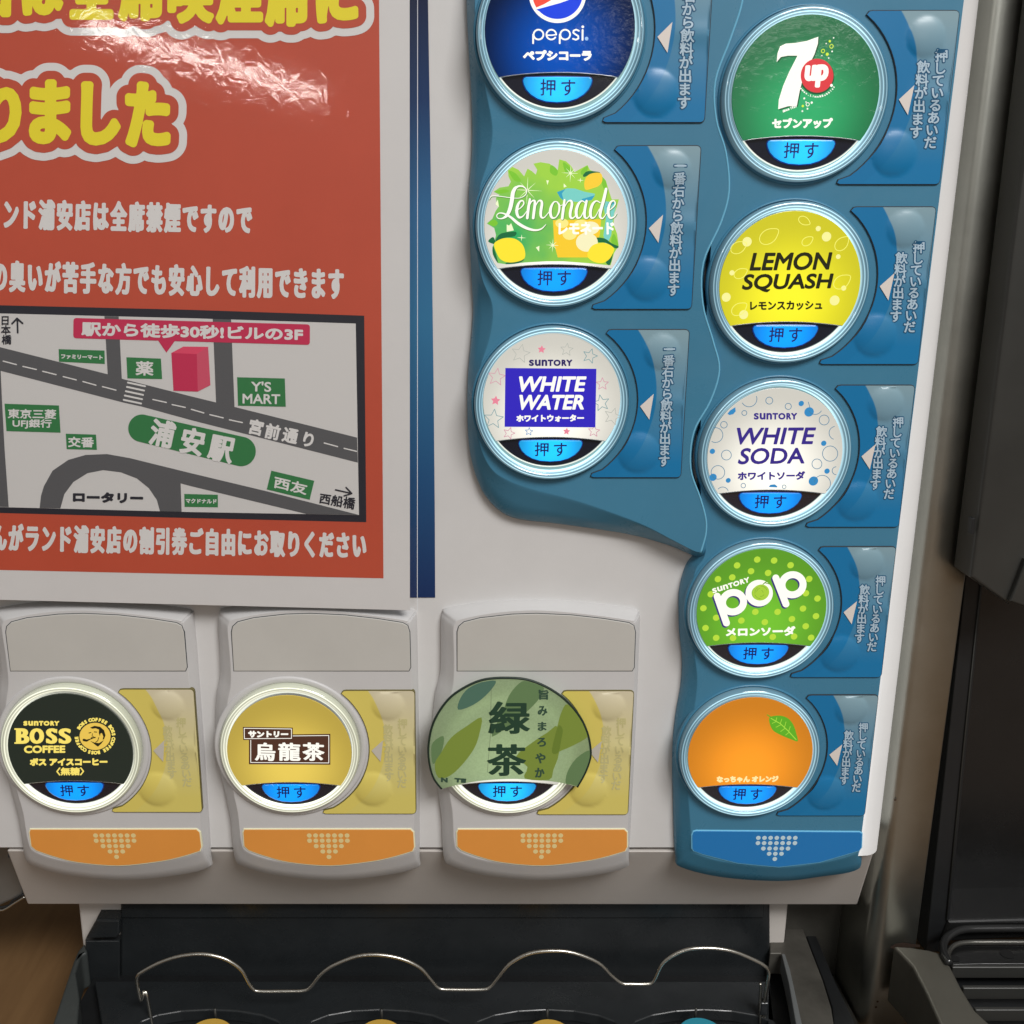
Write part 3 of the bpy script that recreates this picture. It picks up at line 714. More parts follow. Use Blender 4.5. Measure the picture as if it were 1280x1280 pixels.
cream = lit('cream_backlit', rgb(244, 241, 230), 1.1, edge=.45, R=30)
specs = [
 ('cola', (701, 40), (697, 95), HP1, 0, lit('blue_backlit_face', rgb(0, 84, 190), .95, edge=.08, R=29, bump=.22, kb=.03), 1, 'navy round button with red, white and blue globe logo, top of the left blue pad'),
 ('lemonade', (695.5, 281), (692.5, 334), HP1, 0, cream, 0, 'round button with lemons, green leaves and script lettering'),
 ('water', (689.5, 505), (688.2, 549), HP1, 0, cream, 1, 'cream round button with stars round a violet rectangle'),
 ('seven', (1007, 119), (1001.5, 174), HP2, 0, lit('green_backlit_face', rgb(40, 172, 104), .9, edge=.25, R=30, bump=.2, kb=.2), 1, 'green round button with a large white numeral and red spot'),
 ('squash', (988, 354), (982, 405.3), HP2, 0, lit('yellow_backlit_face', rgb(240, 232, 40), 1.0, edge=.52, R=30), 0, 'bright yellow round button with dark italic capitals'),
 ('soda', (969.7, 568), (963.2, 614.7), HP2, 0, cream, 0, 'cream round button with blue bubbles and purple capitals'),
 ('melon', (951.5, 764), (948, 805), HP2, 0, lit('leaf_green_backlit_face', rgb(112, 190, 48), .9, edge=.5, R=30), 0, 'green round button with yellow polka dots'),
 ('orange', (937.5, 943), (934.5, 981.5), HP2, 0, lit('orange_backlit_face', rgb(255, 150, 34), 1.0, edge=.5, R=30), 0, 'orange round button with a green leaf'),
 ('coffee', (88, 938), (92.8, 977), HU, 1, lit('black_green_face', rgb(34, 44, 38), .75, edge=1), 0, 'black round button with gold lettering and a gold medallion'),
 ('oolong', (362, 938), (363.5, 979), HU, 1, lit('gold_backlit_face', rgb(226, 198, 88), .92, edge=.5, R=30), 0, 'gold round button with brown name plates'),
 ('tea', (636, 939), (634, 978), HU, 1, cream, 1, 'round button mostly covered by a cut-out green tea picture'),
]
for s in specs: button(*s)

Zt = lambda x0, y0, s, *p: Z(x0, y0, s)(*p)
V1 = '一番右から飲料が出ます'; VA = '押しているあいだ'; VB = '飲料が出ます'
def cc(key, hp, corners, yellow, z, A, B=None, size=14, lab=None):
    a = (V1 if B is None else VA, *Z(*z)(*A)); b = (VB, *Z(*z)(*B)) if B else None
    C = BUT[key][2]
    return card(C, hp, corners, yellow, a, b, size, lab)
cc('cola', HP1, ((893, -70), (880.5, 152.5)), 0, (570, 0, 4), ((1172, -155), (1140, 512)), size=16.5, lab='blue card right of the globe logo button')
cc('lemonade', HP1, ((876, 182.5), (864, 386)), 0, (570, 160, 4), ((1120, 190), (1087, 810)), size=15.2, lab='blue card right of the lemon picture button')
cc('water', HP1, ((861, 412.5), (851, 596.5)), 0, (570, 390, 4), ((1065, 185), (1040, 745)), size=14.2, lab='blue card right of the star patterned button')
cc('seven', HP2, ((1199.5, 13.5), (1174, 230)), 0, (880, 0, 3.765), ((1118, 262), (1065, 670)), ((1033, 315), (998, 622)), size=15.6, lab='blue card right of the white numeral button')
cc('squash', HP2, ((1169.4, 259), (1147.6, 455)), 0, (860, 230, 3.765), ((1087, 298), (1043, 672)), ((1005, 348), (978, 622)), size=14.6, lab='blue card right of the yellow button')
cc('soda', HP2, ((1143.4, 482), (1123, 658.5)), 0, (850, 460, 3.879), ((1058, 262), (1013, 610)), ((978, 308), (947, 565)), size=13.4, lab='blue card right of the bubble patterned button')
cc('melon', HP2, ((1119.7, 684), (1101.6, 846.5)), 0, (840, 660, 4.129), ((1077, 272), (1032, 612)), ((995, 318), (968, 568)), size=12.4, lab='blue card right of the polka dot button')
cc('orange', HP2, ((1097.6, 869.4), (1080.6, 1019.5)), 0, (830, 850, 4.13), ((1030, 245), (993, 555)), ((955, 285), (930, 518)), size=11.6, lab='blue card right of the orange button')
cc('tea', HU, ((792, 864), (784.5, 1018)), 1, (690, 850, 7.11), ((615, 380), (570, 935)), ((485, 450), (455, 870)), size=12, lab='yellow card beside the covered button')
cc('oolong', HU, ((518.5, 863.7), (519, 1017)), 1, (260, 740, 3.557), ((865, 585), (862, 850)), ((800, 610), (805, 820)), size=12, lab='yellow card beside the gold button')
cc('coffee', HU, ((242.5, 862), (251.5, 1015)), 1, (0, 740, 3.557), ((805, 580), (832, 845)), ((745, 615), (765, 810)), size=12, lab='yellow card beside the black button')

# ------------------------------------------------------------------ pictures on the discs
def clip_face(key): pass
W = lit('white_backlit_print', rgb(245, 242, 232), .98)
E8 = 1e-5
def art(key): ob, hf, rc, fc = BUT[key]; return ob, hf+.00186
# cola
ob, h = art('cola'); z8 = Z(630, 0, 8)
(gc,) = z8((535, -62)); g = Geo(); poly(g, circ(*gc, 35.8, 35.8*1.02, 60), h); g.build('globe_rim', W, ob)
g = Geo(); c0 = gc
blue = [(322, 95), (400, 74), (480, 52), (560, 30), (640, 2), (720, -40), (778, -100)]
lowarc = [(535+252*math.cos(a), -62+252*math.sin(a)) for a in np.linspace(math.radians(-9), math.radians(141), 30)]
poly(g, z8(*([b for b in blue]+lowarc[1:-1])), h+.00003); g.build('globe_blue', lit('globe_blue', rgb(0, 58, 215), .95), ob)
g = Geo(); up = [(535+252*math.cos(a), -62+252*math.sin(a)) for a in np.linspace(math.radians(147), math.radians(345), 30)]
poly(g, z8(*([(400, 42), (460, 8), (540, -60), (640, -120)][::-1]+up)), h+.00003); g.build('globe_red', lit('globe_red', rgb(238, 72, 52), .9), ob)
g = Geo()
def arcp(cx, cy, r, a0, a1, n=16, ry=None): return [(cx+r*math.cos(math.radians(a)), cy-(ry or r)*math.sin(math.radians(a))) for a in np.linspace(a0, a1, n)]
L = [(z8(*close(circ(345, 346, 49, 49, 28))), 2.1), (z8((292, 346), (291, 432)), 2.2), (z8(*arcp(473, 346, 49, 0, 325)), 2.1), (z8((424, 352), (480, 352), (522, 346)), 1.7),
     (z8(*close(circ(612, 346, 49, 49, 28))), 2.1), (z8((558, 346), (557, 432)), 2.2), (z8((748, 308), (722, 296), (697, 306), (692, 326), (715, 344), (742, 360), (744, 385), (718, 397), (690, 388)), 2.1),
     (z8((786, 300), (785, 398)), 2.3), (z8((788, 268)), 3.4)]
strokes(g, L, h, .3); text(g, 'ペプシコーラ', [*z8((190, 500), (876, 500), (880, 608), (190, 606))], h, .95, .35)
g.build('lettering', W, ob)
g = Geo(); disc(g, *z8((826, 386))[0], 2.2, h); g.build('registered_dot', lit('pale_blue_dot', rgb(150, 190, 235), .9), ob)

# 7-numeral button
ob, h = art('seven'); q = Z(880, 0, 3.765)
g7 = [(342, 292), (346, 250), (358, 218), (385, 205), (430, 202), (485, 192), (538, 173), (536, 205), (520, 255), (490, 315), (464, 375), (450, 430), (437, 497), (395, 500), (349, 514), (352, 470), (372, 405), (400, 340), (440, 262), (395, 262), (362, 268)]
g = Geo(); poly(g, q(*[(a+5, b+5) for a, b in g7]), h); poly(g, q(*circ(531, 361, 82, 84, 40)), h+.00001); g.build('print_shadow', lit('dark_green_print', rgb(8, 92, 48), .6), ob)
g = Geo(); poly(g, q(*g7), h+.00003); g.build('numeral', W, ob)
g = Geo(); poly(g, q(*circ(532, 356, 77, 80, 40)), h+.00006); g.build('red_spot', lit('red_backlit_spot', rgb(214, 52, 58), .9), ob)
g = Geo(); 
text(g, 'up', q((478, 308), (590, 300), (580, 412), (466, 412)), h+.0001, 1.9, .4)
for a, b, r in ((610, 178, .9), (575, 205, .8), (603, 242, 1.0), (587, 273, .9), (555, 262, .7), (472, 463, 1.2), (480, 480, .8), (507, 483, 1.4), (487, 512, 1.1), (463, 523, 1.1), (600, 402, 1.8)):
    disc(g, *q((a, b))[0], r, h+.00012, 12)
disc(g, *q((488, 491))[0], 2.4, h+.00012, 18, 1.6)
text(g, 'セブンアップ', q((320, 556), (607, 553), (605, 604), (320, 606)), h, .8, .35)
tx = 'Lemon, Lime & Bubbles'; n = len(tx); aa = [math.radians(150-(150-32)*k/(n-1)) for k in range(n)]
put(g, sdf_fill(chars(tx.replace(' ', '.').replace('.', '-') if 0 else 'Lemon,Lime&Bubbles', [q((532+92*math.cos(a), 358+96*math.sin(a)))[0] for a in [math.radians(150-(118)*k/17) for k in range(18)]], 3.6, [math.radians(60-118*k/17) for k in range(18)]), .18, .18, .3), h+.0001)
text(g, 'since 1929', q((368, 516), (434, 492), (438, 504), (372, 530)), h+.0001, .2, .25)
g.build('lettering', W, ob)
g = Geo()
for a, b, r in ((592, 194, 1.5), (580, 255, 1.9), (465, 499, 1.5)): disc(g, *q((a, b))[0], r, h+.00012, 14)
for a, b, r in ((600, 218, 2.6), (560, 240, 2.5)): disc(g, *q((a, b))[0], r, h+.00012, 18, r-.9)
g.build('bubbles', lit('lime_print', rgb(205, 230, 60), .95), ob)

# lemon squash
ob, h = art('squash'); q = Z(860, 230, 3.765); g = Geo()
for a, b, r in ((278, 272, 22), (652, 248, 22), (613, 210, 12), (707, 342, 11), (207, 418, 12), (180, 533, 21), (690, 548, 23), (262, 615, 21), (733, 490, 12)):
    g = Geo(); disc(g, *q((a, b))[0], r/3.765, h, 20); g.build('pale_dot', lit('pale_yellow_print', rgb(240, 236, 150), .9), ob)
g = Geo(); st_l = []
for a, b, r, ro in ((378, 248, 45, -.6), (560, 270, 26, -.6), (235, 300, 36, -.5), (545, 172, 26, .5), (722, 283, 36, -.8), (245, 422, 30, -.5), (722, 462, 40, -.6), (238, 590, 36, -.6)):
    e_ = [(a+math.cos(t)*r*1.0*(1+.28*max(0, math.cos(t))**6)*math.cos(ro)-math.sin(t)*r*.72*math.sin(ro), b+math.cos(t)*r*(1+.28*max(0, math.cos(t))**6)*math.sin(ro)+math.sin(t)*r*.72*math.cos(ro)) for t in np.linspace(0, 2*math.pi, 30)]
    st_l.append((q(*e_), .9))
strokes(g, st_l, h+.00001, .4); g.build('lemon_outlines', lit('light_yellow_line', rgb(235, 232, 110), .95), ob)
g = Geo(); text(g, 'LEMON', q((308, 323), (681, 320), (663, 404), (288, 409)), h+.00003, .85, .35); text(g, 'SQUASH', q((268, 424), (687, 420), (668, 504), (248, 512)), h+.00003, .85, .35)
text(g, 'レモンスカッシュ', q((292, 552), (632, 548), (632, 592), (292, 596)), h+.00003, .55, .35); g.build('lettering', lit('dark_olive_print', rgb(46, 46, 8), .3), ob)

# white soda
ob, h = art('soda'); q = Z(850, 460, 3.879); purple = lit('purple_print', rgb(58, 42, 140), .75); g = Geo()
for a, b, r in ((588, 172, 13), (626, 213, 23), (697, 365, 13), (157, 404, 13), (160, 530, 18), (234, 545, 12), (713, 500, 13), (647, 548, 23)): disc(g, *q((a, b))[0], r/3.879, h+.00001, 22)
poly(g, q((230, 222), (243, 206), (268, 190), (270, 210), (258, 224), (240, 228)), h+.00001); poly(g, q((430, 577), (438, 566), (460, 564), (472, 574), (472, 579)), h+.00001)
g.build('blue_bubbles', lit('blue_print', rgb(50, 138, 196), .8), ob)
g = Geo(); st_l = []
for a, b, r in ((433, 158, 17), (525, 186, 15), (312, 218, 12), (213, 275, 16), (225, 422, 24), (184, 506, 33), (699, 252, 24), (728, 415, 37), (664, 465, 24), (307, 570, 11), (505, 576, 9)):
    st_l.append((q(*close(circ(a, b, r, r, 24))), .75))
st_l += [(q(*arcp(172, 325, 36, -120, 120)), .75), (q(*arcp(335, 150, 38, -150, 20)), .75), (q(*arcp(690, 560, 40, -60, 170)), .75), (q(*arcp(755, 315, 32, 100, 250)), .75), (q(*arcp(757, 498, 19, 90, 270)), .75), (q(*arcp(655, 190, 35, 210, 330)), .75), (q(*arcp(207, 605, 28, 20, 140)), .75), (q((630, 190), (622, 165)), .7)]
strokes(g, st_l, h+.00002, .35); g.build('bubble_outlines', lit('teal_line', rgb(70, 130, 165), .75), ob)
g = Geo(); suntory(g, q((358, 218), (568, 218), (568, 250), (358, 250)), h+.00003, .55)
text(g, 'WHITE', q((276, 290), (662, 288), (642, 370), (256, 372)), h+.00003, .7, .35); text(g, 'SODA', q((300, 388), (607, 386), (603, 464), (277, 468)), h+.00003, .7, .35)
text(g, 'ホワイトソーダ', q((280, 502), (607, 500), (607, 542), (280, 545)), h+.00003, .6, .35); g.build('lettering', purple, ob)

# white water
ob, h = art('water'); q = Z(570, 390, 4); 
g = Geo(); poly(g, q((247, 280), (702, 284), (697, 577), (243, 574)), h+.00003); g.build('violet_panel', lit('violet_backlit', rgb(46, 34, 178), .95), ob)
g = Geo(); text(g, 'WHITE', q((316, 322), (654, 322), (640, 398), (297, 400)), h+.00006, .85, .35); text(g, 'WATER', q((318, 414), (654, 414), (638, 488), (300, 490)), h+.00006, .85, .35)
text(g, 'ホワイトウォーター', q((302, 514), (640, 512), (640, 548), (302, 550)), h+.00006, .55, .33); g.build('lettering', W, ob)
g = Geo(); suntory(g, q((365, 238), (582, 238), (582, 270), (365, 270)), h+.00003, .6); g.build('maker_lettering', lit('dark_violet_print', rgb(52, 42, 110), .6), ob)
for nm, c_, ls in (('grey_stars', (178, 180, 172), ((323, 208, 48, .2), (554, 188, 33, .1), (783, 522, 44, .3))), ('teal_stars', (120, 155, 160), ((670, 220, 38, .3), (188, 535, 50, .1), (727, 455, 42, -.2))), ('pink_stars', (205, 150, 165), ((203, 325, 45, .15), (732, 360, 32, 0), (265, 606, 30, .3), (690, 596, 30, .1))), ('blue_star', (110, 150, 195), ((365, 598, 20, .1),))):
    g = Geo(); strokes(g, [(q(*close(star(a, b, r, ro))), .8) for a, b, r, ro in ls], h+.00001, .4); g.build(nm, lit(nm, rgb(*c_), .9), ob)
g = Geo()
for a, b, r in ((428, 187, 21), (198, 443, 25), (553, 597, 19)): poly(g, q(*star(a, b, r, .1, .5)), h+.00002)
g.build('pink_filled_stars', lit('pink_print', rgb(225, 130, 150), .9), ob)

# melon pop
ob, h = art('melon'); q = Z(840, 660, 4.129); g = Geo()
for a, b in ((440, 163), (527, 168), (612, 192), (336, 193), (408, 223), (496, 232), (237, 264), (311, 255), (708, 263), (200, 342), (691, 337), (751, 364), (162, 414), (228, 463), (430, 433), (545, 433), (676, 416), (743, 455), (358, 478), (479, 486), (619, 470), (173, 516), (690, 507), (228, 567), (315, 568), (520, 562), (630, 560), (718, 566)): disc(g, *q((a, b))[0], 17/4.129, h, 18)
g.build('polka_dots', lit('yellow_green_dot', rgb(178, 214, 60), .9), ob)
def pop(o): return [(q(*close([(a+o[0], b+o[1]) for a, b in circ(315, 383, 55, 50, 26, -.3)])), 8.6), (q((233+o[0], 352+o[1]), (281+o[0], 490+o[1])), 8.6), (q(*close([(a+o[0], b+o[1]) for a, b in circ(450, 336, 55, 53, 26)])), 7.6), (q(*close([(a+o[0], b+o[1]) for a, b in circ(622, 293, 55, 52, 26, -.3)])), 8.6), (q((536+o[0], 258+o[1]), (588+o[0], 392+o[1])), 8.6)]
g = Geo(); strokes(g, pop((-7, 7)), h+.00003, .4); g.build('letter_shadow', lit('violet_shadow_print', rgb(62, 50, 130), .7), ob)
g = Geo(); strokes(g, pop((0, 0)), h+.00006, .4); suntory(g, q((205, 314), (396, 252), (402, 278), (212, 338)), h+.00006, .45)
text(g, 'メロンソーダ', q((278, 514), (637, 506), (637, 556), (278, 560)), h+.00006, .75, .35); g.build('lettering', W, ob)
g = Geo(); disc(g, *q((458, 333))[0], 44/4.129, h+.00009, 30); g.build('melon', lit('melon_green', rgb(165, 205, 60), .85), ob)
g = Geo(); strokes(g, [(q((470, 290), (490, 275), (482, 262)), 1.2), (q((478, 282), (505, 290)), 1.0)]+[(q(*arcp(458, 333, r, a, a+70, 6)), .5) for r, a in ((12, 0), (22, 100), (32, 200), (34, 20), (20, 260), (30, 120))], h+.00011, .3); g.build('melon_stalk', lit('dark_leaf_line', rgb(110, 160, 50), .8), ob)

# orange
ob, h = art('orange'); q = Z(830, 850, 4.13)
g = Geo(); poly(g, q(*cat([(543, 200), (556, 188), (600, 184), (640, 198), (668, 232), (684, 280), (690, 316), (655, 306), (605, 285), (565, 262), (548, 232)], 4, True)), h+.00002)
strokes(g, [(q((533, 180), (556, 194)), 1.2)], h+.00003, .4); g.build('leaf', lit('leaf_green_print', rgb(90, 170, 34), .85), ob)
g = Geo(); strokes(g, [(q((552, 198), (600, 225), (640, 262), (682, 308)), 1.0)]+[(q((a, b), (a+dx, b+dy)), .7) for a, b, dx, dy in ((578, 212, 4, -18), (600, 226, 8, -24), (622, 244, 8, -28), (644, 264, 8, -24), (580, 214, -22, 10), (602, 232, -24, 12), (624, 250, -22, 16), (646, 270, -18, 14))], h+.00005, .35); g.build('leaf_veins', lit('lime_line', rgb(165, 215, 70), .9), ob)
g = Geo(); text(g, 'なっちゃん オレンジ', q((272, 497), (592, 494), (590, 528), (272, 530)), h+.00003, .6, .33); g.build('lettering', lit('pale_orange_print', rgb(255, 224, 160), .98), ob)

# coffee
ob, h = art('coffee'); q = Z(0, 860, 7.11); gold = lit('gold_print', rgb(238, 216, 104), .95); g = Geo()
suntory(g, q((208, 293), (527, 293), (525, 335), (208, 335)), h, .6, .3)
text(g, 'COFFEE', q((213, 512), (580, 510), (580, 577), (213, 580)), h, .62, .25); text(g, 'ボス アイスコーヒー', q((265, 624), (955, 620), (955, 690), (265, 692)), h, .75, .3); text(g, '〈無糖〉', q((500, 706), (748, 704), (748, 776), (500, 778)), h, .45, .3)
# slab-serif capitals: uprights thicker than bars
seg = []
for ch, x0, x1 in (('B', 142, 262), ('O', 262, 392), ('S', 408, 510), ('S', 520, 634)): seg.append(tsegs(ch, q((x0, 358), (x1, 358), (x1, 496), (x0, 496)), 1.9, .75))
put(g, sdf_fill(np.concatenate(seg), 1.9, .75, .3), h)
gs = Geo()
for a, b, c_, d in ((128, 358, 185, 372), (128, 482, 190, 496), (500, 365, 508, 402), (612, 365, 620, 402), (412, 448, 420, 490), (524, 448, 532, 490)): poly(gs, q((a, b), (c_, b), (c_, d), (a, d)), h+.00002)
gs.build('serifs', gold, ob)
N = 33; ringtxt = 'BOSSCOFFEEBOSSCOFFEEBOSSCOFFEE'
angs = []; a = -150
for i in range(3):
    for k in range(4): angs.append(a); a += 9.8
    a += 5
    for k in range(6): angs.append(a); a += 10.2
    a += 9.0
put(g, sdf_fill(chars(ringtxt, [q((845+166*math.cos(math.radians(t)), 428+148*math.sin(math.radians(t))))[0] for t in angs], 5.6, [math.radians(t+90) for t in angs]), .42, .42, .3), h)
g.build('lettering', gold, ob)
g = Geo(); poly(g, q(*circ(845, 430, 138, 121, 44)), h+.00002); g.build('medallion', lit('gold_medallion', rgb(226, 190, 82), .9), ob)
g = Geo(); dk = lit('dark_medallion_print', rgb(38, 40, 28), .5)
poly(g, q((800, 352), (840, 336), (890, 345), (925, 375), (938, 420), (925, 455), (912, 460), (918, 430), (905, 400), (893, 405), (888, 430), (878, 400), (880, 370), (850, 358), (820, 362)), h+.00005)   # hair
poly(g, q((800, 470), (840, 485), (880, 490), (925, 462), (900, 495), (870, 522), (850, 508), (825, 488)), h+.00005)
strokes(g, [(q((745, 462), (770, 468), (800, 455), (826, 446)), [3.2, 2.6, 1.2, 1.0]), (q((790, 400), (808, 396)), 1.1), (q((838, 390), (860, 392)), 1.1), (q((822, 405), (818, 428), (832, 430)), .8), (q((812, 444), (845, 440)), 1.6), (q((878, 440), (868, 470), (850, 482)), .9)], h+.00006, .3)
g.build('medallion_figure', dk, ob)

# oolong
ob, h = art('oolong'); q = Z(260, 740, 3.557); br = lit('brown_print', rgb(82, 52, 40), .7)
g = Geo(); poly(g, q((182, 635), (544, 631), (544, 768), (182, 766)), h+.00001); g.build('name_plate', br, ob)
g = Geo(); strokes(g, [(q((190, 642), (537, 638), (537, 760), (190, 758), (190, 642)), .8), ], h+.00003, .35); g.build('plate_line', W, ob)
g = Geo(); poly(g, q((155, 600), (377, 603), (377, 656), (157, 658)), h+.00005); g.build('maker_plate', br, ob)
g = Geo(); strokes(g, [(q((161, 606), (371, 609), (371, 651), (162, 652), (161, 606)), .8)], h+.00007, .35)
text(g, 'サントリー', q((178, 617), (358, 619), (356, 646), (180, 648)), h+.00007, .7, .33)
for ch, x0, x1 in (('烏', 208, 300), ('龍', 312, 412), ('茶', 420, 518)): text(g, ch, q((x0, 668), (x1, 672), (x1, 752), (x0, 750)), h+.00004, .95, .33, by=.55)
g.build('lettering', W, ob)

# lemonade
ob, h = art('lemonade'); q = Z(600, 190, 6.737)
def grad_lit(name, c1, c2, p1, p2, s):
    m, t, b = new(name); ge = t.nodes.new('ShaderNodeNewGeometry'); sub = t.nodes.new('ShaderNodeVectorMath'); sub.operation = 'DISTANCE'
    sub.inputs[1].default_value = P3(*q(p1)[0], h); t.links.new(ge.outputs['Position'], sub.inputs[0])
    n = t.nodes.new('ShaderNodeTexVoronoi'); n.inputs['Scale'].default_value = 190; t.links.new(ge.outputs['Position'], n.inputs['Vector'])
    ad = t.nodes.new('ShaderNodeMath'); ad.operation = 'MULTIPLY_ADD'; t.links.new(n.outputs['Distance'], ad.inputs[0]); ad.inputs[1].default_value = .006; t.links.new(sub.outputs['Value'], ad.inputs[2])
    mr_ = t.nodes.new('ShaderNodeMapRange'); mr_.inputs[1].default_value = .003; mr_.inputs[2].default_value = p2; t.links.new(ad.outputs[0], mr_.inputs[0])
    r = t.nodes.new('ShaderNodeValToRGB'); t.links.new(mr_.outputs[0], r.inputs[0]); r.color_ramp.elements[0].color = (*c1, 1); r.color_ramp.elements[1].color = (*c2, 1)
    t.links.new(r.outputs[0], b.inputs['Emission Color']); b.inputs['Base Color'].default_value = (*[k*.4 for k in c1], 1); b.inputs['Emission Strength'].default_value = s; b.inputs['Coat Weight'].default_value = .6
    return m
burst = [(115, 335), (165, 300), (240, 288), (260, 250), (240, 205), (235, 155), (272, 125), (325, 150), (372, 205), (400, 140), (435, 160), (470, 190), (482, 150), (450, 98), (510, 86), (585, 98), (655, 152), (668, 62), (725, 78), (770, 120), (795, 170), (830, 150), (905, 110), (925, 150), (1010, 185), (1060, 240), (1080, 310), (1110, 400), (1170, 398), (1150, 470), (1130, 520), (1125, 610), (1155, 690), (1168, 790), (1130, 850), (1100, 955), (900, 935), (700, 920), (560, 920), (380, 930), (220, 945), (150, 935), (108, 860), (112, 790), (135, 700), (120, 640), (58, 602), (105, 560), (130, 500), (155, 462), (140, 420), (135, 385), (165, 360)]
g = Geo(); poly(g, q(*burst), h); g.build('leaf_burst', grad_lit('leafy_gradient', rgb(28, 160, 88), rgb(168, 208, 48), (300, 700), .027, .9), ob)
lime = lit('lime_leaf_print', rgb(120, 190, 50), .9); dkg = lit('dark_leaf_print', rgb(22, 110, 62), .75)
g = Geo()
for lf in ([(240, 160), (300, 180), (345, 245), (290, 240)], [(600, 110), (655, 155), (640, 200), (590, 170)], [(700, 85), (760, 130), (780, 190), (720, 170)], [(850, 160), (905, 115), (900, 165), (860, 195)], [(120, 335), (200, 315), (250, 330), (180, 350)], [(70, 600), (120, 570), (150, 600), (120, 625)], [(1020, 200), (1065, 260), (1060, 330), (1030, 280)], [(1130, 690), (1165, 790), (1120, 800), (1105, 740)]): poly(g, q(*cat(lf, 4, True)), h+.00002)
g.build('light_leaves', lime, ob)
g = Geo()
for lf in ([(68, 752), (110, 715), (130, 760), (118, 775)], [(135, 735), (180, 685), (300, 672), (290, 710), (200, 725), (140, 770)], [(975, 722), (1050, 728), (1110, 770), (1168, 795), (1140, 812), (1060, 765), (990, 760)], [(868, 195), (910, 160), (1015, 172), (940, 185), (880, 210)], [(110, 790), (140, 880), (150, 935), (108, 860)], [(1090, 880), (1120, 850), (1095, 950), (1060, 930)], [(220, 945), (240, 925), (370, 900), (330, 935)]): poly(g, q(*cat(lf, 3, True)), h+.00004)
g.build('dark_leaves', dkg, ob)
g = Geo(); poly(g, q((615, 575), (1020, 565), (1010, 690), (955, 888), (655, 888), (625, 780)), h+.00003); g.build('pitcher', lit('amber_drink_print', rgb(238, 196, 44), .92), ob)
g = Geo(); poly(g, q((648, 338), (735, 305), (800, 308), (880, 335), (970, 352), (940, 405), (820, 420), (700, 412), (690, 380)), h+.00003); poly(g, q((1030, 410), (1150, 430), (1120, 560), (1105, 700), (1060, 800), (1040, 700), (1060, 560)), h+.00003); g.build('pitcher_glass', lit('teal_glass_print', rgb(120, 205, 195), .85), ob)
g = Geo(); poly(g, q((648, 338), (720, 310), (690, 350), (705, 410), (675, 385)), h+.00004); poly(g, q((860, 395), (968, 365), (940, 405), (850, 418)), h+.00004); poly(g, q((1085, 420), (1150, 425), (1060, 470)), h+.00004); g.build('glass_rim', lit('blue_glass_print', rgb(52, 160, 190), .85), ob)
g = Geo()
for a, b, rx, ry in ((755, 690, 60, 50), (690, 600, 55, 40), (850, 610, 60, 40)): poly(g, q(*circ(a, b, rx, ry)), h+.00004+E8*.3*a/100)
g.build('ice_pieces', lit('pale_yellow_ice', rgb(240, 226, 130), .92), ob)
g = Geo(); poly(g, q(*circ(900, 760, 92, 80)), h+.00005); poly(g, q(*circ(930, 640, 75, 55)), h+.000055); g.build('ice_highlights', lit('cream_ice', rgb(238, 232, 185), .92), ob)
g = Geo(); 
poly(g, q(*cat([(118, 778), (150, 745), (210, 725), (290, 730), (350, 770), (378, 830), (375, 893), (320, 922), (240, 930), (175, 905), (140, 850)], 4, True)), h+.00006)
g.build('lemon', lit('lemon_yellow_print', rgb(240, 218, 48), .95), ob); g = Geo()
poly(g, q(*cat([(1128, 812), (1080, 775), (1020, 765), (950, 785), (912, 835), (908, 885), (960, 925), (1030, 935), (1085, 905), (1115, 860)], 4, True)), h+.00006)
g.build('lemon', lit('lemon_yellow_print', rgb(240, 218, 48), .95), ob)
g = Geo(); poly(g, q(*cat([(1018, 180), (950, 178), (900, 205), (878, 260), (890, 318), (950, 305), (1000, 285), (1030, 240)], 4, True)), h+.00006); g.build('small_lemon', lit('deep_lemon_print', rgb(236, 196, 52), .95), ob)
g = Geo(); sp_ = []
for cx, cy, rr, n in ((398, 322, 130, 4), (762, 178, 78, 4), (612, 785, 60, 4), (845, 238, 30, 2), (350, 722, 40, 2)):
    for k in range(n):
        a = math.pi*k/n+.05; r = rr if k % 2 == 0 else rr*.75
        sp_.append((q((cx-r*math.cos(a), cy-r*math.sin(a)), (cx, cy), (cx+r*math.cos(a), cy+r*math.sin(a))), [.1, 1.1, .1]))
strokes(g, sp_, h+.00007, .3)
for t3 in ([(558, 238), (580, 240), (568, 278)], [(705, 265), (730, 290), (705, 300)], [(470, 805), (500, 790), (498, 840)], [(225, 610), (245, 620), (262, 600), (272, 625), (285, 660), (225, 672)], [(150, 400), (160, 465), (130, 440)]): poly(g, q(*t3), h+.00007)
g.build('sparkles', lit('sparkle_print', rgb(235, 245, 200), .9), ob)
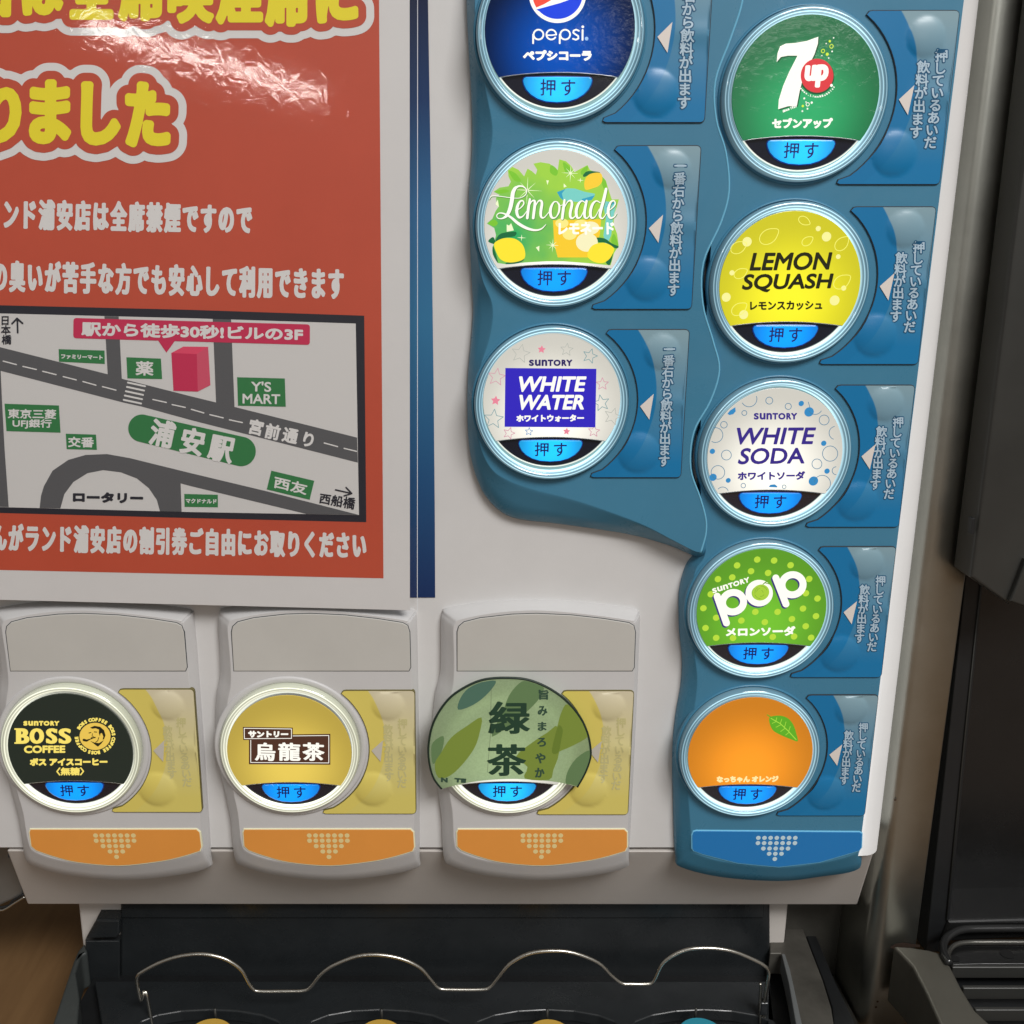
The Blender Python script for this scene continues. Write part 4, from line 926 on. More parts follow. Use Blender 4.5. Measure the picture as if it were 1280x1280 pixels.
Ls = [([(78, 400), (98, 372), (160, 372), (250, 384), (330, 388), (382, 362), (392, 322), (365, 292), (325, 288), (290, 310)], [.5, .9, .9, .8, .8, 1.0, 1.2, 1.6, 2.2, 3.6]),
 ([(300, 300), (278, 340), (268, 410), (252, 480), (225, 535), (185, 560), (150, 556), (142, 532), (165, 514), (205, 520), (260, 550), (320, 600), (390, 640), (460, 658), (515, 648), (556, 610)], [3.4, 4.6, 4.8, 4.6, 3.6, 1.6, 1.1, 1.1, 1.3, 1.8, 2.8, 3.6, 3.4, 2.4, 1.6, .6]),
 ([(298, 495), (340, 472), (368, 438), (362, 412), (338, 416), (316, 455), (310, 510), (328, 550), (362, 540), (392, 500)], [1, 1.2, 1.6, 1.6, 2.2, 3.4, 3.6, 2.8, 1.4, .8]),
 ([(420, 398), (408, 470), (398, 556)], [2.6, 3.4, 3.2]), ([(400, 490), (432, 420), (458, 410), (462, 440), (455, 500), (448, 556)], [.9, 1.4, 2.4, 3.2, 3.4, 3.2]), ([(452, 490), (486, 420), (512, 410), (522, 435), (512, 500), (515, 545), (540, 552), (585, 500)], [.9, 1.4, 2.4, 3.2, 3.4, 2.8, 1.4, .8]),
 ([(655, 422), (625, 420), (600, 460), (592, 510), (606, 552), (638, 550), (664, 505), (668, 450), (650, 422), (672, 452), (705, 440)], [1.2, 1.6, 3, 3.6, 2.8, 1.2, 2.2, 2.4, 1.2, .8, .8]),
 ([(712, 405), (702, 480), (692, 560)], [2.6, 3.4, 3.2]), ([(694, 500), (735, 424), (764, 410), (775, 440), (760, 510), (764, 552), (790, 552), (822, 505)], [.9, 1.3, 2.4, 3.2, 3.4, 2.8, 1.4, .8]),
 ([(888, 428), (858, 412), (828, 440), (810, 500), (820, 552), (850, 545), (880, 480)], [1.2, 1.6, 3, 3.6, 2.8, 1.2, .9]), ([(898, 412), (882, 490), (882, 545), (905, 556), (936, 510)], [2.8, 3.4, 3, 1.4, .8]),
 ([(1012, 428), (980, 412), (948, 440), (930, 500), (938, 552), (970, 545), (1005, 480)], [1.2, 1.6, 3, 3.6, 2.8, 1.2, .9]), ([(1062, 312), (1042, 400), (1015, 500), (1012, 545), (1035, 558), (1070, 510)], [3.4, 3.8, 3.6, 3, 1.4, .8]),
 ([(1070, 500), (1110, 474), (1138, 440), (1130, 412), (1105, 418), (1086, 455), (1080, 512), (1096, 554), (1130, 545), (1150, 520)], [1, 1.2, 1.6, 1.6, 2.2, 3.2, 3.4, 2.6, 1.4, .7])]
g = Geo(); smooth_ = []
for p, ws in Ls:
    c3 = cat([(a, b, w_) for (a, b), w_ in zip(p, ws)], 5); smooth_.append((q(*[(a, b) for a, b, _ in c3]), [max(k, .3) for _, _, k in c3]))
strokes(g, [([(a+.5, b+.6) for a, b in p], [k+.7 for k in ws]) for p, ws in smooth_], h+.00009, .4); g.build('script_shadow', lit('green_text_shadow', rgb(90, 150, 70), .7), ob)
g = Geo(); strokes(g, smooth_, h+.00012, .3); text(g, 'レモネード', q((662, 592), (1130, 588), (1132, 694), (660, 698)), h+.00012, .7, .33); g.build('lettering', W, ob)

# ================================================================== green tea cut-out picture, laid over the button
q = Z(530, 840, 5.565)
T = thing('cutout_picture', 'round green tea label picture cut out by hand and stuck over the right grey button', 'label', tuple(P3(633, 980, HU+.005)))
ol = cat([(128, 812), (75, 742), (46, 650), (36, 530), (60, 385), (115, 270), (195, 172), (300, 102), (400, 60), (500, 44), (620, 43), (720, 54), (820, 88), (920, 143), (1010, 217), (1090, 315), (1140, 422), (1161, 520), (1161, 600), (1125, 702), (1070, 800)], 4)
low = cat([(1070, 800), (960, 772), (860, 758), (760, 750), (650, 744), (560, 745), (440, 752), (330, 766), (220, 788), (128, 812)], 3)
outl = ol+low[1:-1]; HT = HU+.0058
m, t, b = new('printed_paper'); ge = t.nodes.new('ShaderNodeNewGeometry'); n = t.nodes.new('ShaderNodeTexNoise'); n.inputs['Scale'].default_value = 1400; t.links.new(ge.outputs['Position'], n.inputs['Vector'])
r = t.nodes.new('ShaderNodeValToRGB'); r.color_ramp.elements[0].color = (*rgb(133, 152, 118, 1.8), 1); r.color_ramp.elements[1].color = (*rgb(139, 158, 124, 1.8), 1); r.color_ramp.elements[0].position = .35; r.color_ramp.elements[1].position = .65
t.links.new(n.outputs[0], r.inputs[0]); t.links.new(r.outputs[0], b.inputs['Base Color']); b.inputs['Roughness'].default_value = .25
# light of the button shines faintly through the paper
tl = t.nodes.new('ShaderNodeBsdfTranslucent'); t.links.new(r.outputs[0], tl.inputs['Color']); ms = t.nodes.new('ShaderNodeMixShader'); ms.inputs[0].default_value = .45
t.links.new(b.outputs[0], ms.inputs[1]); t.links.new(tl.outputs[0], ms.inputs[2]); t.links.new(ms.outputs[0], t.nodes['Material Output'].inputs[0])
g = Geo(); poly(g, q(*outl), HT); g.build('paper_disc', m, T)
tube('paper_edge_and_shadow', [P3(a, b_, HT-.0003) for a, b_ in q(*[(a-5, b_-1) for a, b_ in ol])], .00055, mat('dark_edge_and_shadow', (.012, .03, .02), .5), T, n=6)  # dark cut edge, thickened and offset to paint the drop shadow too
def leafp(nm, c_, ls, dh):
    g = Geo()
    for i, l in enumerate(ls): poly(g, q(*l), HT+dh+i*2e-6)
    g.build(nm, mat(nm, rgb(*c_, 1.7), .4), T)
leafp('teal_leaf_print', (66, 98, 84), [cat([(238, 262), (245, 200), (290, 130), (355, 88), (420, 68), (500, 62), (470, 120), (400, 190), (320, 240)], 3, True)], .00003)
leafp('sage_leaf_print', (86, 112, 74), [cat([(570, 215), (600, 150), (650, 90), (700, 62), (790, 88), (835, 115), (790, 200), (700, 290), (600, 370), (475, 450), (500, 370), (545, 290)], 3, True), cat([(50, 560), (62, 490), (135, 445), (130, 530), (100, 600), (62, 640)], 3, True), cat([(985, 770), (1000, 690), (1060, 600), (1150, 545), (1155, 610), (1125, 690), (1075, 785), (1020, 780)], 3, True)], .00003)
leafp('leaf_green_paper_print', (108, 126, 52), [cat([(400, 316), (300, 375), (190, 455), (120, 560), (75, 640), (100, 735), (180, 722), (270, 640), (350, 530), (385, 430)], 3, True), cat([(1000, 225), (960, 270), (930, 370), (890, 560), (960, 545), (1060, 500), (1140, 450), (1130, 410), (1080, 320)], 3, True), cat([(930, 380), (860, 420), (740, 500), (640, 590), (720, 660), (700, 740), (870, 750), (900, 680), (940, 560)], 3, True)], .00006)
leafp('dark_leaf_overlap', (92, 112, 42), [cat([(935, 372), (905, 470), (890, 560), (935, 560), (955, 470), (965, 400)], 3, True)], .00009)
g = Geo(); hh_ = HT+.00012
for ch, bx in (('緑', ((452, 205), (740, 205), (738, 430), (445, 432))), ('茶', ((440, 502), (712, 502), (710, 724), (436, 724)))): text(g, ch, q(*bx), hh_, 1.9, .4, by=.75)
g.build('lettering', mat('deep_green_ink', rgb(34, 66, 48, 1.2), .5), T)
g = Geo(); 
for ch, cx_, cy_, sz in (('旨', 833, 158, 70), ('み', 825, 270, 68), ('ま', 822, 378, 62), ('ろ', 818, 488, 62), ('や', 810, 600, 72), ('か', 805, 700, 68)): text(g, ch, q((cx_-sz/2, cy_-sz/2), (cx_+sz/2, cy_-sz/2), (cx_+sz/2, cy_+sz/2), (cx_-sz/2, cy_+sz/2)), hh_, .65, .35, by=.4)
text(g, 'N', q((118, 732), (165, 736), (165, 770), (118, 766)), hh_, .7, .35); text(g, 'TE', q((212, 736), (296, 742), (292, 772), (210, 768)), hh_, .7, .35)
g.build('small_lettering', mat('grey_green_ink', rgb(48, 76, 60, 1.3), .5), T)
g = Geo(); strokes(g, [(q((468, 110), (462, 440), (440, 700)), .4)], hh_, .3); g.build('fine_line', mat('grey_ink', rgb(90, 100, 80, 1.5), .5), T)

# ================================================================== laminated poster
zz0 = float(P(300, 0, .004)[1]); zz1 = float(P(300, 755, .009)[1])
def HPo(off):
    def f(z):
        if z is None: return .0055+off
        return off+.0022+(.0092-.0022)*(zz0-z)/(zz0-zz1)
    return f
PO = thing('laminated_poster', 'laminated red and white Japanese notice with a street map, taped over the panel', 'poster', tuple(P3(200, 755, .008)))
M_pw = mat('poster_paper', (.71, .695, .685), .5, grain=.03)
M_pr = mat('poster_red', rgb(170, 68, 46, 1.4), .5, grain=.06)
M_py = mat('poster_yellow', rgb(206, 184, 34, 1.6), .5)
M_pk = mat('poster_black', (.02, .02, .03), .4); M_road = mat('map_road_grey', rgb(66, 66, 68, 1.9), .5); M_gr = mat('map_green', rgb(34, 92, 50, 1.9), .5); M_pink = mat('map_crimson', rgb(152, 30, 62, 1.9), .5)
M_pt = mat('poster_white_print', (.76, .745, .73), .5)
def prt(nm, m_, off, fn, parent=PO, **kw):
    g = Geo(); fn(g, HPo(off)); return g.build(nm, m_, parent, **kw)
def shp(nm, pts, m_, off): return prt(nm, m_, off, lambda g, h: poly(g, pts, h))
shp('paper_sheet', [(-150, -140), (510, -140), (511.6, 0), (512.8, 758.8), (-150, 742)], M_pw, 0)
shp('red_field', [(-150, -140), (472, -140), (473, 0), (480, 719.6), (-150, 706)], M_pr, .00008)
q1 = Z(0, 0, 3.879)
segs = [tsegs('り', q1((-90, 400), (94, 400), (94, 700), (-90, 700)), 5, 5), tsegs('ま', q1((130, 380), (335, 380), (335, 697), (130, 697)), 4.6, 4.6), tsegs('し', q1((380, 388), (578, 388), (578, 705), (380, 705)), 5, 5), tsegs('た', q1((597, 390), (820, 390), (820, 712), (597, 712)), 4.6, 4.6)]
hd = np.concatenate(segs)
tp = -60; seg = []
for ch, x0, x1, yb in (('店', -60, 15, 20), ('は', 22, 75, 17), ('全', 80, 141, 22), ('席', 144, 203, 24), ('喫', 206, 265, 27), ('煙', 267, 327, 28), ('席', 329, 386, 31), ('に', 393, 447, 27)): seg.append(tsegs(ch, [(x0, tp), (x1, tp), (x1, yb), (x0, yb)], 4.0, 3.4))
hd1 = np.concatenate(seg)
put_ = lambda sg, r, c: (lambda g, h: put(g, sdf_fill(sg, r, r, c), h))
prt('heading_white_outline', M_pt, .00016, lambda g, h: (put(g, sdf_fill(hd, 25.5, 25.5, 2), h), put(g, sdf_fill(hd1, 24, 24, 2), lambda z: h(z)+.000002)))
prt('heading_red_outline', M_pr, .00024, lambda g, h: (put(g, sdf_fill(hd, 15.5, 15.5, 1.5), h), put(g, sdf_fill(hd1, 14, 14, 1.5), lambda z: h(z)+.000002)))
prt('heading_lettering', M_py, .00032, lambda g, h: (put(g, sdf_fill(hd, 4.8, 4.8, .7), h), put(g, sdf_fill(hd1, 4.0, 4.0, .7), h)))
def rows(g, h):
    def line(s, TL, TR, BR, BL, b, by):
        n = len(s); f = lambda A, B, u: (A[0]+(B[0]-A[0])*u, A[1]+(B[1]-A[1])*u)
        sg = []
        for i, ch in enumerate(s):
            raw = glyph(ch)[1]; xa = max(raw[:, [0, 2]].min()*.9, .0); xe = min(raw[:, [0, 2]].max(), 1.0); ya = raw[:, [1, 3]].min(); ye = raw[:, [1, 3]].max()
            xa = xa*.75; xe = 1-(1-xe)*.75
            u0 = (i+xa)/n; u1 = (i+xe)/n; v0 = np.clip((.90-ye)/1.0, 0, .3)*.8; v1 = 1-np.clip((ya+.12), 0, .35)*.8
            a, d = f(TL, TR, u0), f(BL, BR, u0); c_, e_ = f(TL, TR, u1), f(BL, BR, u1)
            sg.append(tsegs(ch, [f(a, d, v0), f(c_, e_, v0), f(c_, e_, v1), f(a, d, v1)], b, by))
        put(g, sdf_fill(np.concatenate(sg), b, by, .5), h)
    line('ンド浦安店は全席禁煙ですので', (1, 246), (316, 253.5), (316, 294.5), (1, 288), 1.7, 1.6)
    line('の臭いが苦手な方でも安心して利用できます', (-12, 323), (431, 333), (431, 376.5), (-12, 366), 1.7, 1.6)
    line('んがランド浦安店の割引券ご自由にお取りください', (-7, 650), (460, 661), (460, 697), (-7, 687.5), 1.5, 1.4)
prt('notice_lettering', M_pt, .00016, rows)
# street map
a3 = Z(0, 380, 4.571); a4 = Z(230, 380, 3.764)
shp('map_frame', [(-150, 378), (240, 387.3), (455.3, 394.6), (458.5, 650.5), (240, 645.4), (-150, 635)], M_pk, .00016)
shp('map_ground', [(-150, 388), (240, 397.8), (444.7, 404.4), (449.4, 641.7), (240, 638), (-150, 628)], mat('map_paper', (.68, .665, .65), .5), .00022)
shp('map_road', [(-150, 397), (0, 433.6), (135.6, 467.5), (153, 473), (240, 495), (293.8, 508), (446.8, 546), (447.8, 577), (240, 524.4), (178, 507.5), (155, 502.5), (0, 462.7), (-150, 427)], M_road, .00028)
shp('map_road', [(130.6, 395.2), (148.5, 395.6), (153.2, 474), (135.6, 470)], M_road, .00027)
shp('map_road', [(266, 398.6), (289, 399.4), (294, 510), (271, 506)], M_road, .00027)
shp('map_road', [(-20, 425), (0, 430), (4, 500), (8, 560), (14, 631.8), (-20, 631)], M_road, .000275)
outer = [(52.5, 633), (54, 618), (57.5, 606), (68, 587), (87.5, 573.6), (109, 567.5), (135.6, 566.4), (164, 571.4), (240, 590), (335, 612.5), (449, 641.5), (384, 640.4), (240, 606), (227.5, 602.7), (229, 637.7), (202, 637)]
inner = [(198, 623), (188, 608.6), (173, 596.6), (153, 589), (131, 586.3), (111.6, 590), (94, 601), (83, 616), (78.3, 633.5)]
shp('map_road', outer+inner, M_road, .00028)
def lines(g, h):
    S_ = []
    for a, b, c_, d in ((22, 325, 98, 345), (135, 355, 212, 373), (248, 383, 325, 402), (365, 413, 440, 432), (478, 441, 553, 462), (590, 470, 667, 490), (878, 543, 955, 560), (988, 572, 1063, 588)): S_.append((a3((a, b), (c_, d)), 1.5))
    for a, b, c_, d in ((38, 493, 97, 510), (125, 518, 188, 533), (217, 542, 278, 555), (662, 650, 725, 667), (755, 675, 814, 689)): S_.append((a4((a, b), (c_, d)), 1.5))
    for i in range(5): S_.append((a3((735-5.8*i, 447+24.5*i), (833-5.5*i, 468+24.5*i)), 2.2))
    strokes(g, S_, h, .5)
    cs = [a4(p)[0] for p in ((342, 577), (420, 598), (503, 615), (588, 634))]
    put(g, sdf_fill(chars('宮前通り', cs, 19.5, .22), .75, .75, .45), h)
prt('road_markings', M_pt, .00034, lines)
for pts in (a3((338, 257), (600, 265), (602, 341), (341, 328)), a3((725, 303), (922, 311), (930, 427), (732, 423)), a3((33, 567), (343, 577), (354, 731), (46, 722)), a3((384, 737), (556, 742), (562, 828), (390, 824)), a4((252, 343), (476, 349), (481, 481), (257, 476)), a4((415, 779), (616, 826), (595, 914), (394, 866)), a4((8, 887), (165, 891), (166, 949), (10, 947))):
    shp('map_green_box', pts, M_gr, .00034)
prt('map_station_sign', M_gr, .00034, lambda g, h: strokes(g, [([(178.7, 534.4), (302.5, 563.2)], [34, 36.5])], h, 1))
def gtext(g, h):
    bx = lambda z, x0, y0, x1, y1, dy=0: z((x0, y0), (x1, y0+dy), (x1, y1+dy), (x0, y1))
    text(g, 'ファミリーマート', bx(a3, 352, 285, 590, 312, 7), h, .35, .35); text(g, '薬', bx(a3, 778, 324, 880, 406, 3), h, .5, .35)
    text(g, '東京三菱', bx(a3, 52, 595, 328, 650, 4), h, .35, .35); text(g, 'UFJ銀行', bx(a3, 80, 653, 303, 708, 3), h, .35, .35); text(g, '交番', bx(a3, 397, 753, 545, 813, 3), h, .45, .35)
    text(g, "Y'S", bx(a4, 318, 362, 412, 410, 2), h, .4, .35); text(g, 'MART', bx(a4, 278, 420, 455, 466, 3), h, .4, .35)
    text(g, '西友', a4((432, 803), (588, 840), (578, 893), (424, 858)), h, .45, .35); text(g, 'マクドナルド', bx(a4, 15, 908, 160, 930, 3), h, .3, .33)
    put(g, sdf_fill(chars('浦安駅', [(204.5, 541), (242, 551), (278, 559.5)], 31, .2, sy=34), 1.3, 1.3, .5), h)
prt('map_box_lettering', M_pt, .0004, gtext)
prt('map_bubble', M_pink, .00034, lambda g, h: (poly(g, round_poly([(92, 397.4), (387.5, 405.5), (387.5, 431), (92, 422.6)], 4), h), poly(g, a3((905, 208), (1000, 211), (953, 277)), lambda z: h(z)-.000003)))
prt('bubble_lettering', M_pt, .0004, lambda g, h: text(g, '駅から徒歩30秒!ビルの3F', [(102, 401.8), (379, 409.5), (379, 426.5), (102, 420)], h, .9, .4))
shp('map_building', [(214.6, 441), (246.5, 442.4), (248, 489), (217.7, 488)], M_pink, .00036)
shp('map_building_top', [(214.6, 441), (229.7, 433), (260.5, 433.4), (246.5, 442.4)], mat('map_rose', rgb(172, 52, 78, 1.9), .5), .00036)
shp('map_building_side', [(246.5, 442.4), (260.5, 433.4), (263.7, 481), (248, 489)], mat('map_dark_rose', rgb(160, 60, 80, 1.9), .5), .00036)
def blk(g, h):
    put(g, sdf_fill(chars('日本橋', [a3(p)[0] for p in ((30, 93), (35, 147), (40, 203))], 12.5), .3, .3, .35), h)
    text(g, '西船橋', a4((645, 882), (812, 905), (803, 962), (637, 930)), h, .35, .35); text(g, 'ロータリー', a3((428, 1066), (828, 1070), (828, 1132), (428, 1122)), h, 1.0, .4)
    strokes(g, [(a3((103, 163), (100, 88)), 2.2), (a3((70, 112), (98, 82), (130, 110)), 2.2), (a4((716, 868), (788, 884)), 1.8), (a4((765, 857), (792, 885), (756, 896)), 1.8)], h, .45)
prt('map_black_lettering', M_pk, .0004, blk)
# clear laminate over the print, rippled
m, t, b = new('clear_laminate'); t.nodes.remove(b)
out = t.nodes['Material Output']; tr = t.nodes.new('ShaderNodeBsdfTransparent'); gl = t.nodes.new('ShaderNodeBsdfGlossy'); gl.inputs['Roughness'].default_value = .05
mxs = t.nodes.new('ShaderNodeMixShader'); dt = t.nodes.new('ShaderNodeVectorMath'); dt.operation = 'DOT_PRODUCT'
def mth(op, a, b=None):
    k = t.nodes.new('ShaderNodeMath'); k.operation = op
    for i_, v_ in enumerate((a, b)):
        if v_ is None: continue
        if isinstance(v_, (int, float)): k.inputs[i_].default_value = v_
        else: t.links.new(v_, k.inputs[i_])
    return k.outputs[0]
fr_out = mth('ADD', mth('MULTIPLY', mth('POWER', mth('SUBTRACT', 1.0, mth('ABSOLUTE', dt.outputs['Value'])), 5.0), .95), .045)
ge = t.nodes.new('ShaderNodeNewGeometry'); n1 = t.nodes.new('ShaderNodeTexNoise'); n1.inputs['Scale'].default_value = 13; n1.inputs['Detail'].default_value = 1
n2 = t.nodes.new('ShaderNodeTexNoise'); n2.inputs['Scale'].default_value = 190; n2.inputs['Detail'].default_value = 3; n2.inputs['Distortion'].default_value = .8
b1 = t.nodes.new('ShaderNodeBump'); b1.inputs['Distance'].default_value = .004; b1.inputs['Strength'].default_value = .035
b2_ = t.nodes.new('ShaderNodeBump'); b2_.inputs['Distance'].default_value = .0008; b2_.inputs['Strength'].default_value = .045
for n_ in (n1, n2): t.links.new(ge.outputs['Position'], n_.inputs['Vector'])
t.links.new(n1.outputs[0], b1.inputs['Height']); t.links.new(n2.outputs[0], b2_.inputs['Height']); t.links.new(b1.outputs[0], b2_.inputs['Normal'])
t.links.new(b2_.outputs[0], gl.inputs['Normal']); t.links.new(b2_.outputs[0], dt.inputs[0]); t.links.new(ge.outputs['Incoming'], dt.inputs[1])
t.links.new(fr_out, mxs.inputs[0]); t.links.new(tr.outputs[0], mxs.inputs[1]); t.links.new(gl.outputs[0], mxs.inputs[2]); t.links.new(mxs.outputs[0], out.inputs[0])
shp('laminate_film', [(-150, -140), (520, -140), (521.5, 0), (521.8, 760), (512.8, 760), (-150, 744)], m, .0007)
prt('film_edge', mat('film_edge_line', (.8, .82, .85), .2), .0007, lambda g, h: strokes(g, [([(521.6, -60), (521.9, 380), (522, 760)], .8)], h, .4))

# ================================================================== drip tray and wire rack
TR = thing('drip_tray', 'black plastic drip tray below the dispenser with dusty grey metal rim at its right', 'drip tray', (float(P3(560, 1200, 0).x), 0, float(zC)))
def flat(name, pts, z, th, m_, parent, bevel=0, **kw):
    top = [G3(a, b, z) for a, b in pts]; bot = [Vector((p.x, p.y, z-th)) for p in top]
    return solid(name, top+bot, m_, parent, bevel=bevel, **kw)
qr = Z(930, 1120, 6.095)
flat('rim', qr((196, 343), (306, 343), (322, 78), (388, 78), (480, 330), (600, 640), (665, 850), (710, 1150), (450, 1200), (300, 445), (284, 436), (196, 436)), zT, .012, M_dusty, TR, bevel=.0006)
flat('rim_edge', qr((286, 438), (312, 438), (352, 560), (448, 1000), (480, 1200), (425, 1200), (395, 975), (340, 660)), zT+.0012, .010, M_dkgrey2 if 'M_dkgrey2' in globals() else mat('grey_rim_edge', (.17, .18, .18), .45, .2), TR, bevel=.0005)
flat('side_strip', qr((388, 80), (460, 86), (690, 640), (850, 975), (960, 1200), (700, 1200), (672, 850), (604, 640), (484, 330)), zT-.004, .010, M_black2, TR, bevel=.0006)
ql = Z(0, 1040, 5.335)
flat('tray_rim', ql((565, 735), (585, 800), (540, 820), (505, 930), (530, 1100), (515, 1290), (500, 1420), (300, 1420), (350, 1280), (490, 860), (520, 790)), zT, .02, mat('dark_grey_rim', (.055, .062, .06), .45, grain=.2), TR, bevel=.0012)
slab('tray_lug', pxz([(120, 1150), (149.5, 1150), (149.5, 1168), (145, 1173), (107, 1173.5)], HB+.008), HB, HB+.008, M_black, TR, bevel=.0012, seg=3)
# floor and scalloped ledge
xa, xz_ = G3(120, 1230, zT-.02).x, G3(985, 1230, zT-.02).x
solid('tray_floor', [Vector((xa-.01, -.10, zT-.016)), Vector((xz_+.012, -.10, zT-.016)), Vector((xz_+.004, .034, zT-.016)), Vector((xa, .034, zT-.016)), Vector((xa-.01, -.10, zT-.026)), Vector((xz_+.012, -.10, zT-.026)), Vector((xz_+.004, .034, zT-.026)), Vector((xa, .034, zT-.026))], M_black2, TR)
zL = zT-.010
lp = [(118, 1226), (963, 1226)]
front = []
for cx in (880, 683, 475, 262):
    for k in range(9):
        a = math.pi*(k/8); front.append((cx+92*math.cos(a), 1286-24*math.sin(a)))
front = [(963, 1286)]+front+[(128, 1286)]
flat('scalloped_ledge', lp+front, zL, .006, M_black, TR, bevel=.0008)
for cx, cy, c_, lb in ((262, 1300, (196, 158, 70), 'gold'), (475, 1301, (205, 165, 62), 'gold'), (687, 1301, (208, 160, 52), 'gold'), (877, 1299, (50, 140, 160), 'teal')):
    p = G3(cx, cy, zL+.001); mk = bpy.data.materials.get('marker_'+lb) or mat('marker_'+lb, rgb(*c_, 1.2), .3)
    R_ = .0105; n = 32; V = []; prf = [(R_, 0), (R_, .0022), (R_-.0006, .0028), (R_*.35, .0028), (R_*.3, .0018), (.0001, .0018)]
    for r, z in prf:
        for k in range(n): V.append((p.x+r*math.cos(2*math.pi*k/n), p.y+r*math.sin(2*math.pi*k/n), p.z+z))
    g = Geo(); g.add(V, [(L*n+k, L*n+(k+1) % n, (L+1)*n+(k+1) % n, (L+1)*n+k) for L in range(len(prf)-1) for k in range(n)])
    mo = g.build('cup_marker', mk, TR, label=lb+' round marker on the black tray')
    g2 = tube('marker_pin', [(p.x, p.y+R_+.002, p.z-.002), (p.x, p.y+R_+.002, p.z+.006)], .0006, M_chrome if 0 else M_dkgrey, mo)
WR = thing('wire_rack', 'bright bent wire cup guide with four arches across the black drip area', 'wire rack', tuple(P3(560, 1240, .0)))
qa = Z(130, 1160, 4.414)
wp = qa((300, 720), (265, 530), (230, 348), (205, 402), (182, 300), (187, 264), (210, 243), (300, 195), (400, 160), (500, 145), (580, 148), (660, 168), (720, 200), (765, 240), (797, 300), (822, 335), (855, 349), (1000, 349), (1100, 346), (1140, 325), (1180, 275), (1220, 236))
wp += [(420.6, 1205), (448, 1195), (475.6, 1193.7), (503, 1199), (525.5, 1210), (539, 1225), (549, 1235.5), (565, 1237), (600, 1237), (612, 1234.5), (622, 1223), (637, 1205), (661, 1192), (689, 1188.5), (716, 1191), (747, 1203), (764, 1219), (777, 1229), (790, 1230), (808, 1230), (817, 1226.5), (827, 1206), (841, 1194.5), (859, 1187), (879, 1185), (899, 1186), (918.5, 1190), (939.5, 1198.7), (955, 1207), (960.6, 1214), (959.5, 1227), (957, 1242), (955, 1262), (956, 1300)]
hw = .004
tube('wire', [P3(a, b, hw) for a, b in cat(wp, 4)], .00085, M_chrome, WR)
tube('wire_end', [P3(a, b, hw) for a, b in cat([(950, 1229), (951, 1236), (950, 1250), (951, 1300)], 4)], .0007, M_chrome, WR)
lathe_pt = P3(955, 1259, hw)
solid('wire_clip', [lathe_pt+Vector(v) for v in ((-.002, -.001, -.004), (.002, -.001, -.004), (.002, -.001, .003), (-.002, -.001, .003), (-.002, .003, -.004), (.002, .003, -.004), (.002, .003, .003), (-.002, .003, .003))], M_black, WR, bevel=.0008)

# ================================================================== steel column at the right
hs = -.010
xc = (1241-CX)*(Z0*ct-hs)/(F*ct-(0-CY)*st)
xe = (1280-CX)*(Z0*ct-hs)/(F*ct-(184-CY)*st)
SC = thing('steel_column', 'tall brushed steel column with a rounded corner, right of the white dispenser', 'steel column', (float(xc), 0, float(zC)))
pr = [(xc-.003, -.14)]
rr = .0065
pr.append((xc-.003, hs-rr))
for k in range(1, 11):
    a = math.pi-math.pi/2*k/10; pr.append((xc-.003+rr+rr*math.cos(a), hs-rr+rr*math.sin(a)))
pr += [(xe-.0008, hs), (xe, hs-.0008), (xe, -.14)]
V = []; n = len(pr)
for z in (zC, ztop+.05):
    for x, h in pr: V.append((x, -h, z))
g = Geo(); g.add(V, [(k, k+1, n+k+1, n+k) for k in range(n-1)]); g.build('steel_cover', M_steel, SC, smooth=True)
slab('side_cover', [(.146, zC), (xc-.002, zC), (xc-.002, zs+.03), (.146, zs+.03)], -.055, -.045, M_darksteel, SC, bevel=.001)
solid('base_plate', [Vector(v) for v in ((.150, -.10, zC+.004), (xc-.004, -.10, zC+.004), (xc-.004, .044, zC+.004), (.150, .044, zC+.004), (.150, -.10, zC+.001), (xc-.004, -.10, zC+.001), (xc-.004, .044, zC+.001), (.150, .044, zC+.001))], M_darksteel, SC)
solid('wall_bracket', [Vector(v) for v in ((XR+.001, .09, zC), (xc+.001, .09, zC), (xc+.001, .09, ztop), (XR+.001, .09, ztop), (XR+.001, .12, zC), (xc+.001, .12, zC), (xc+.001, .12, ztop), (XR+.001, .12, ztop))], M_darksteel, SC)

g = Geo(); hx = hs+.0002
poly(g, [(1112, 1184), (1119, 1180), (1130, 1178), (1141, 1180), (1150, 1181), (1150, 1184), (1138, 1184), (1128, 1187), (1118, 1187)], hx); g.build('rust_gap', mat('rust_dark', (.03, .015, .008), .8), SC)
for a, b_ in ((1097, 1252), (1095, 1259), (1119, 1000)):
    g = Geo(); disc(g, a, b_, 1.6, hx, 10); g.build('corrosion_spot', mat('rust_spot', (.06, .035, .02), .7), SC)
scr = P3(1056, 1236, -.0445); lathe('cover_screw', scr.x, scr.z, [(.0028, .0448), (.0026, .0440), (.0012, .0436), (.0001, .0436)] if 0 else [(.0030, -.045), (.0029, -.0438), (.0020, -.0434), (.0001, -.0434)], M_dkgrey, SC, n=20)
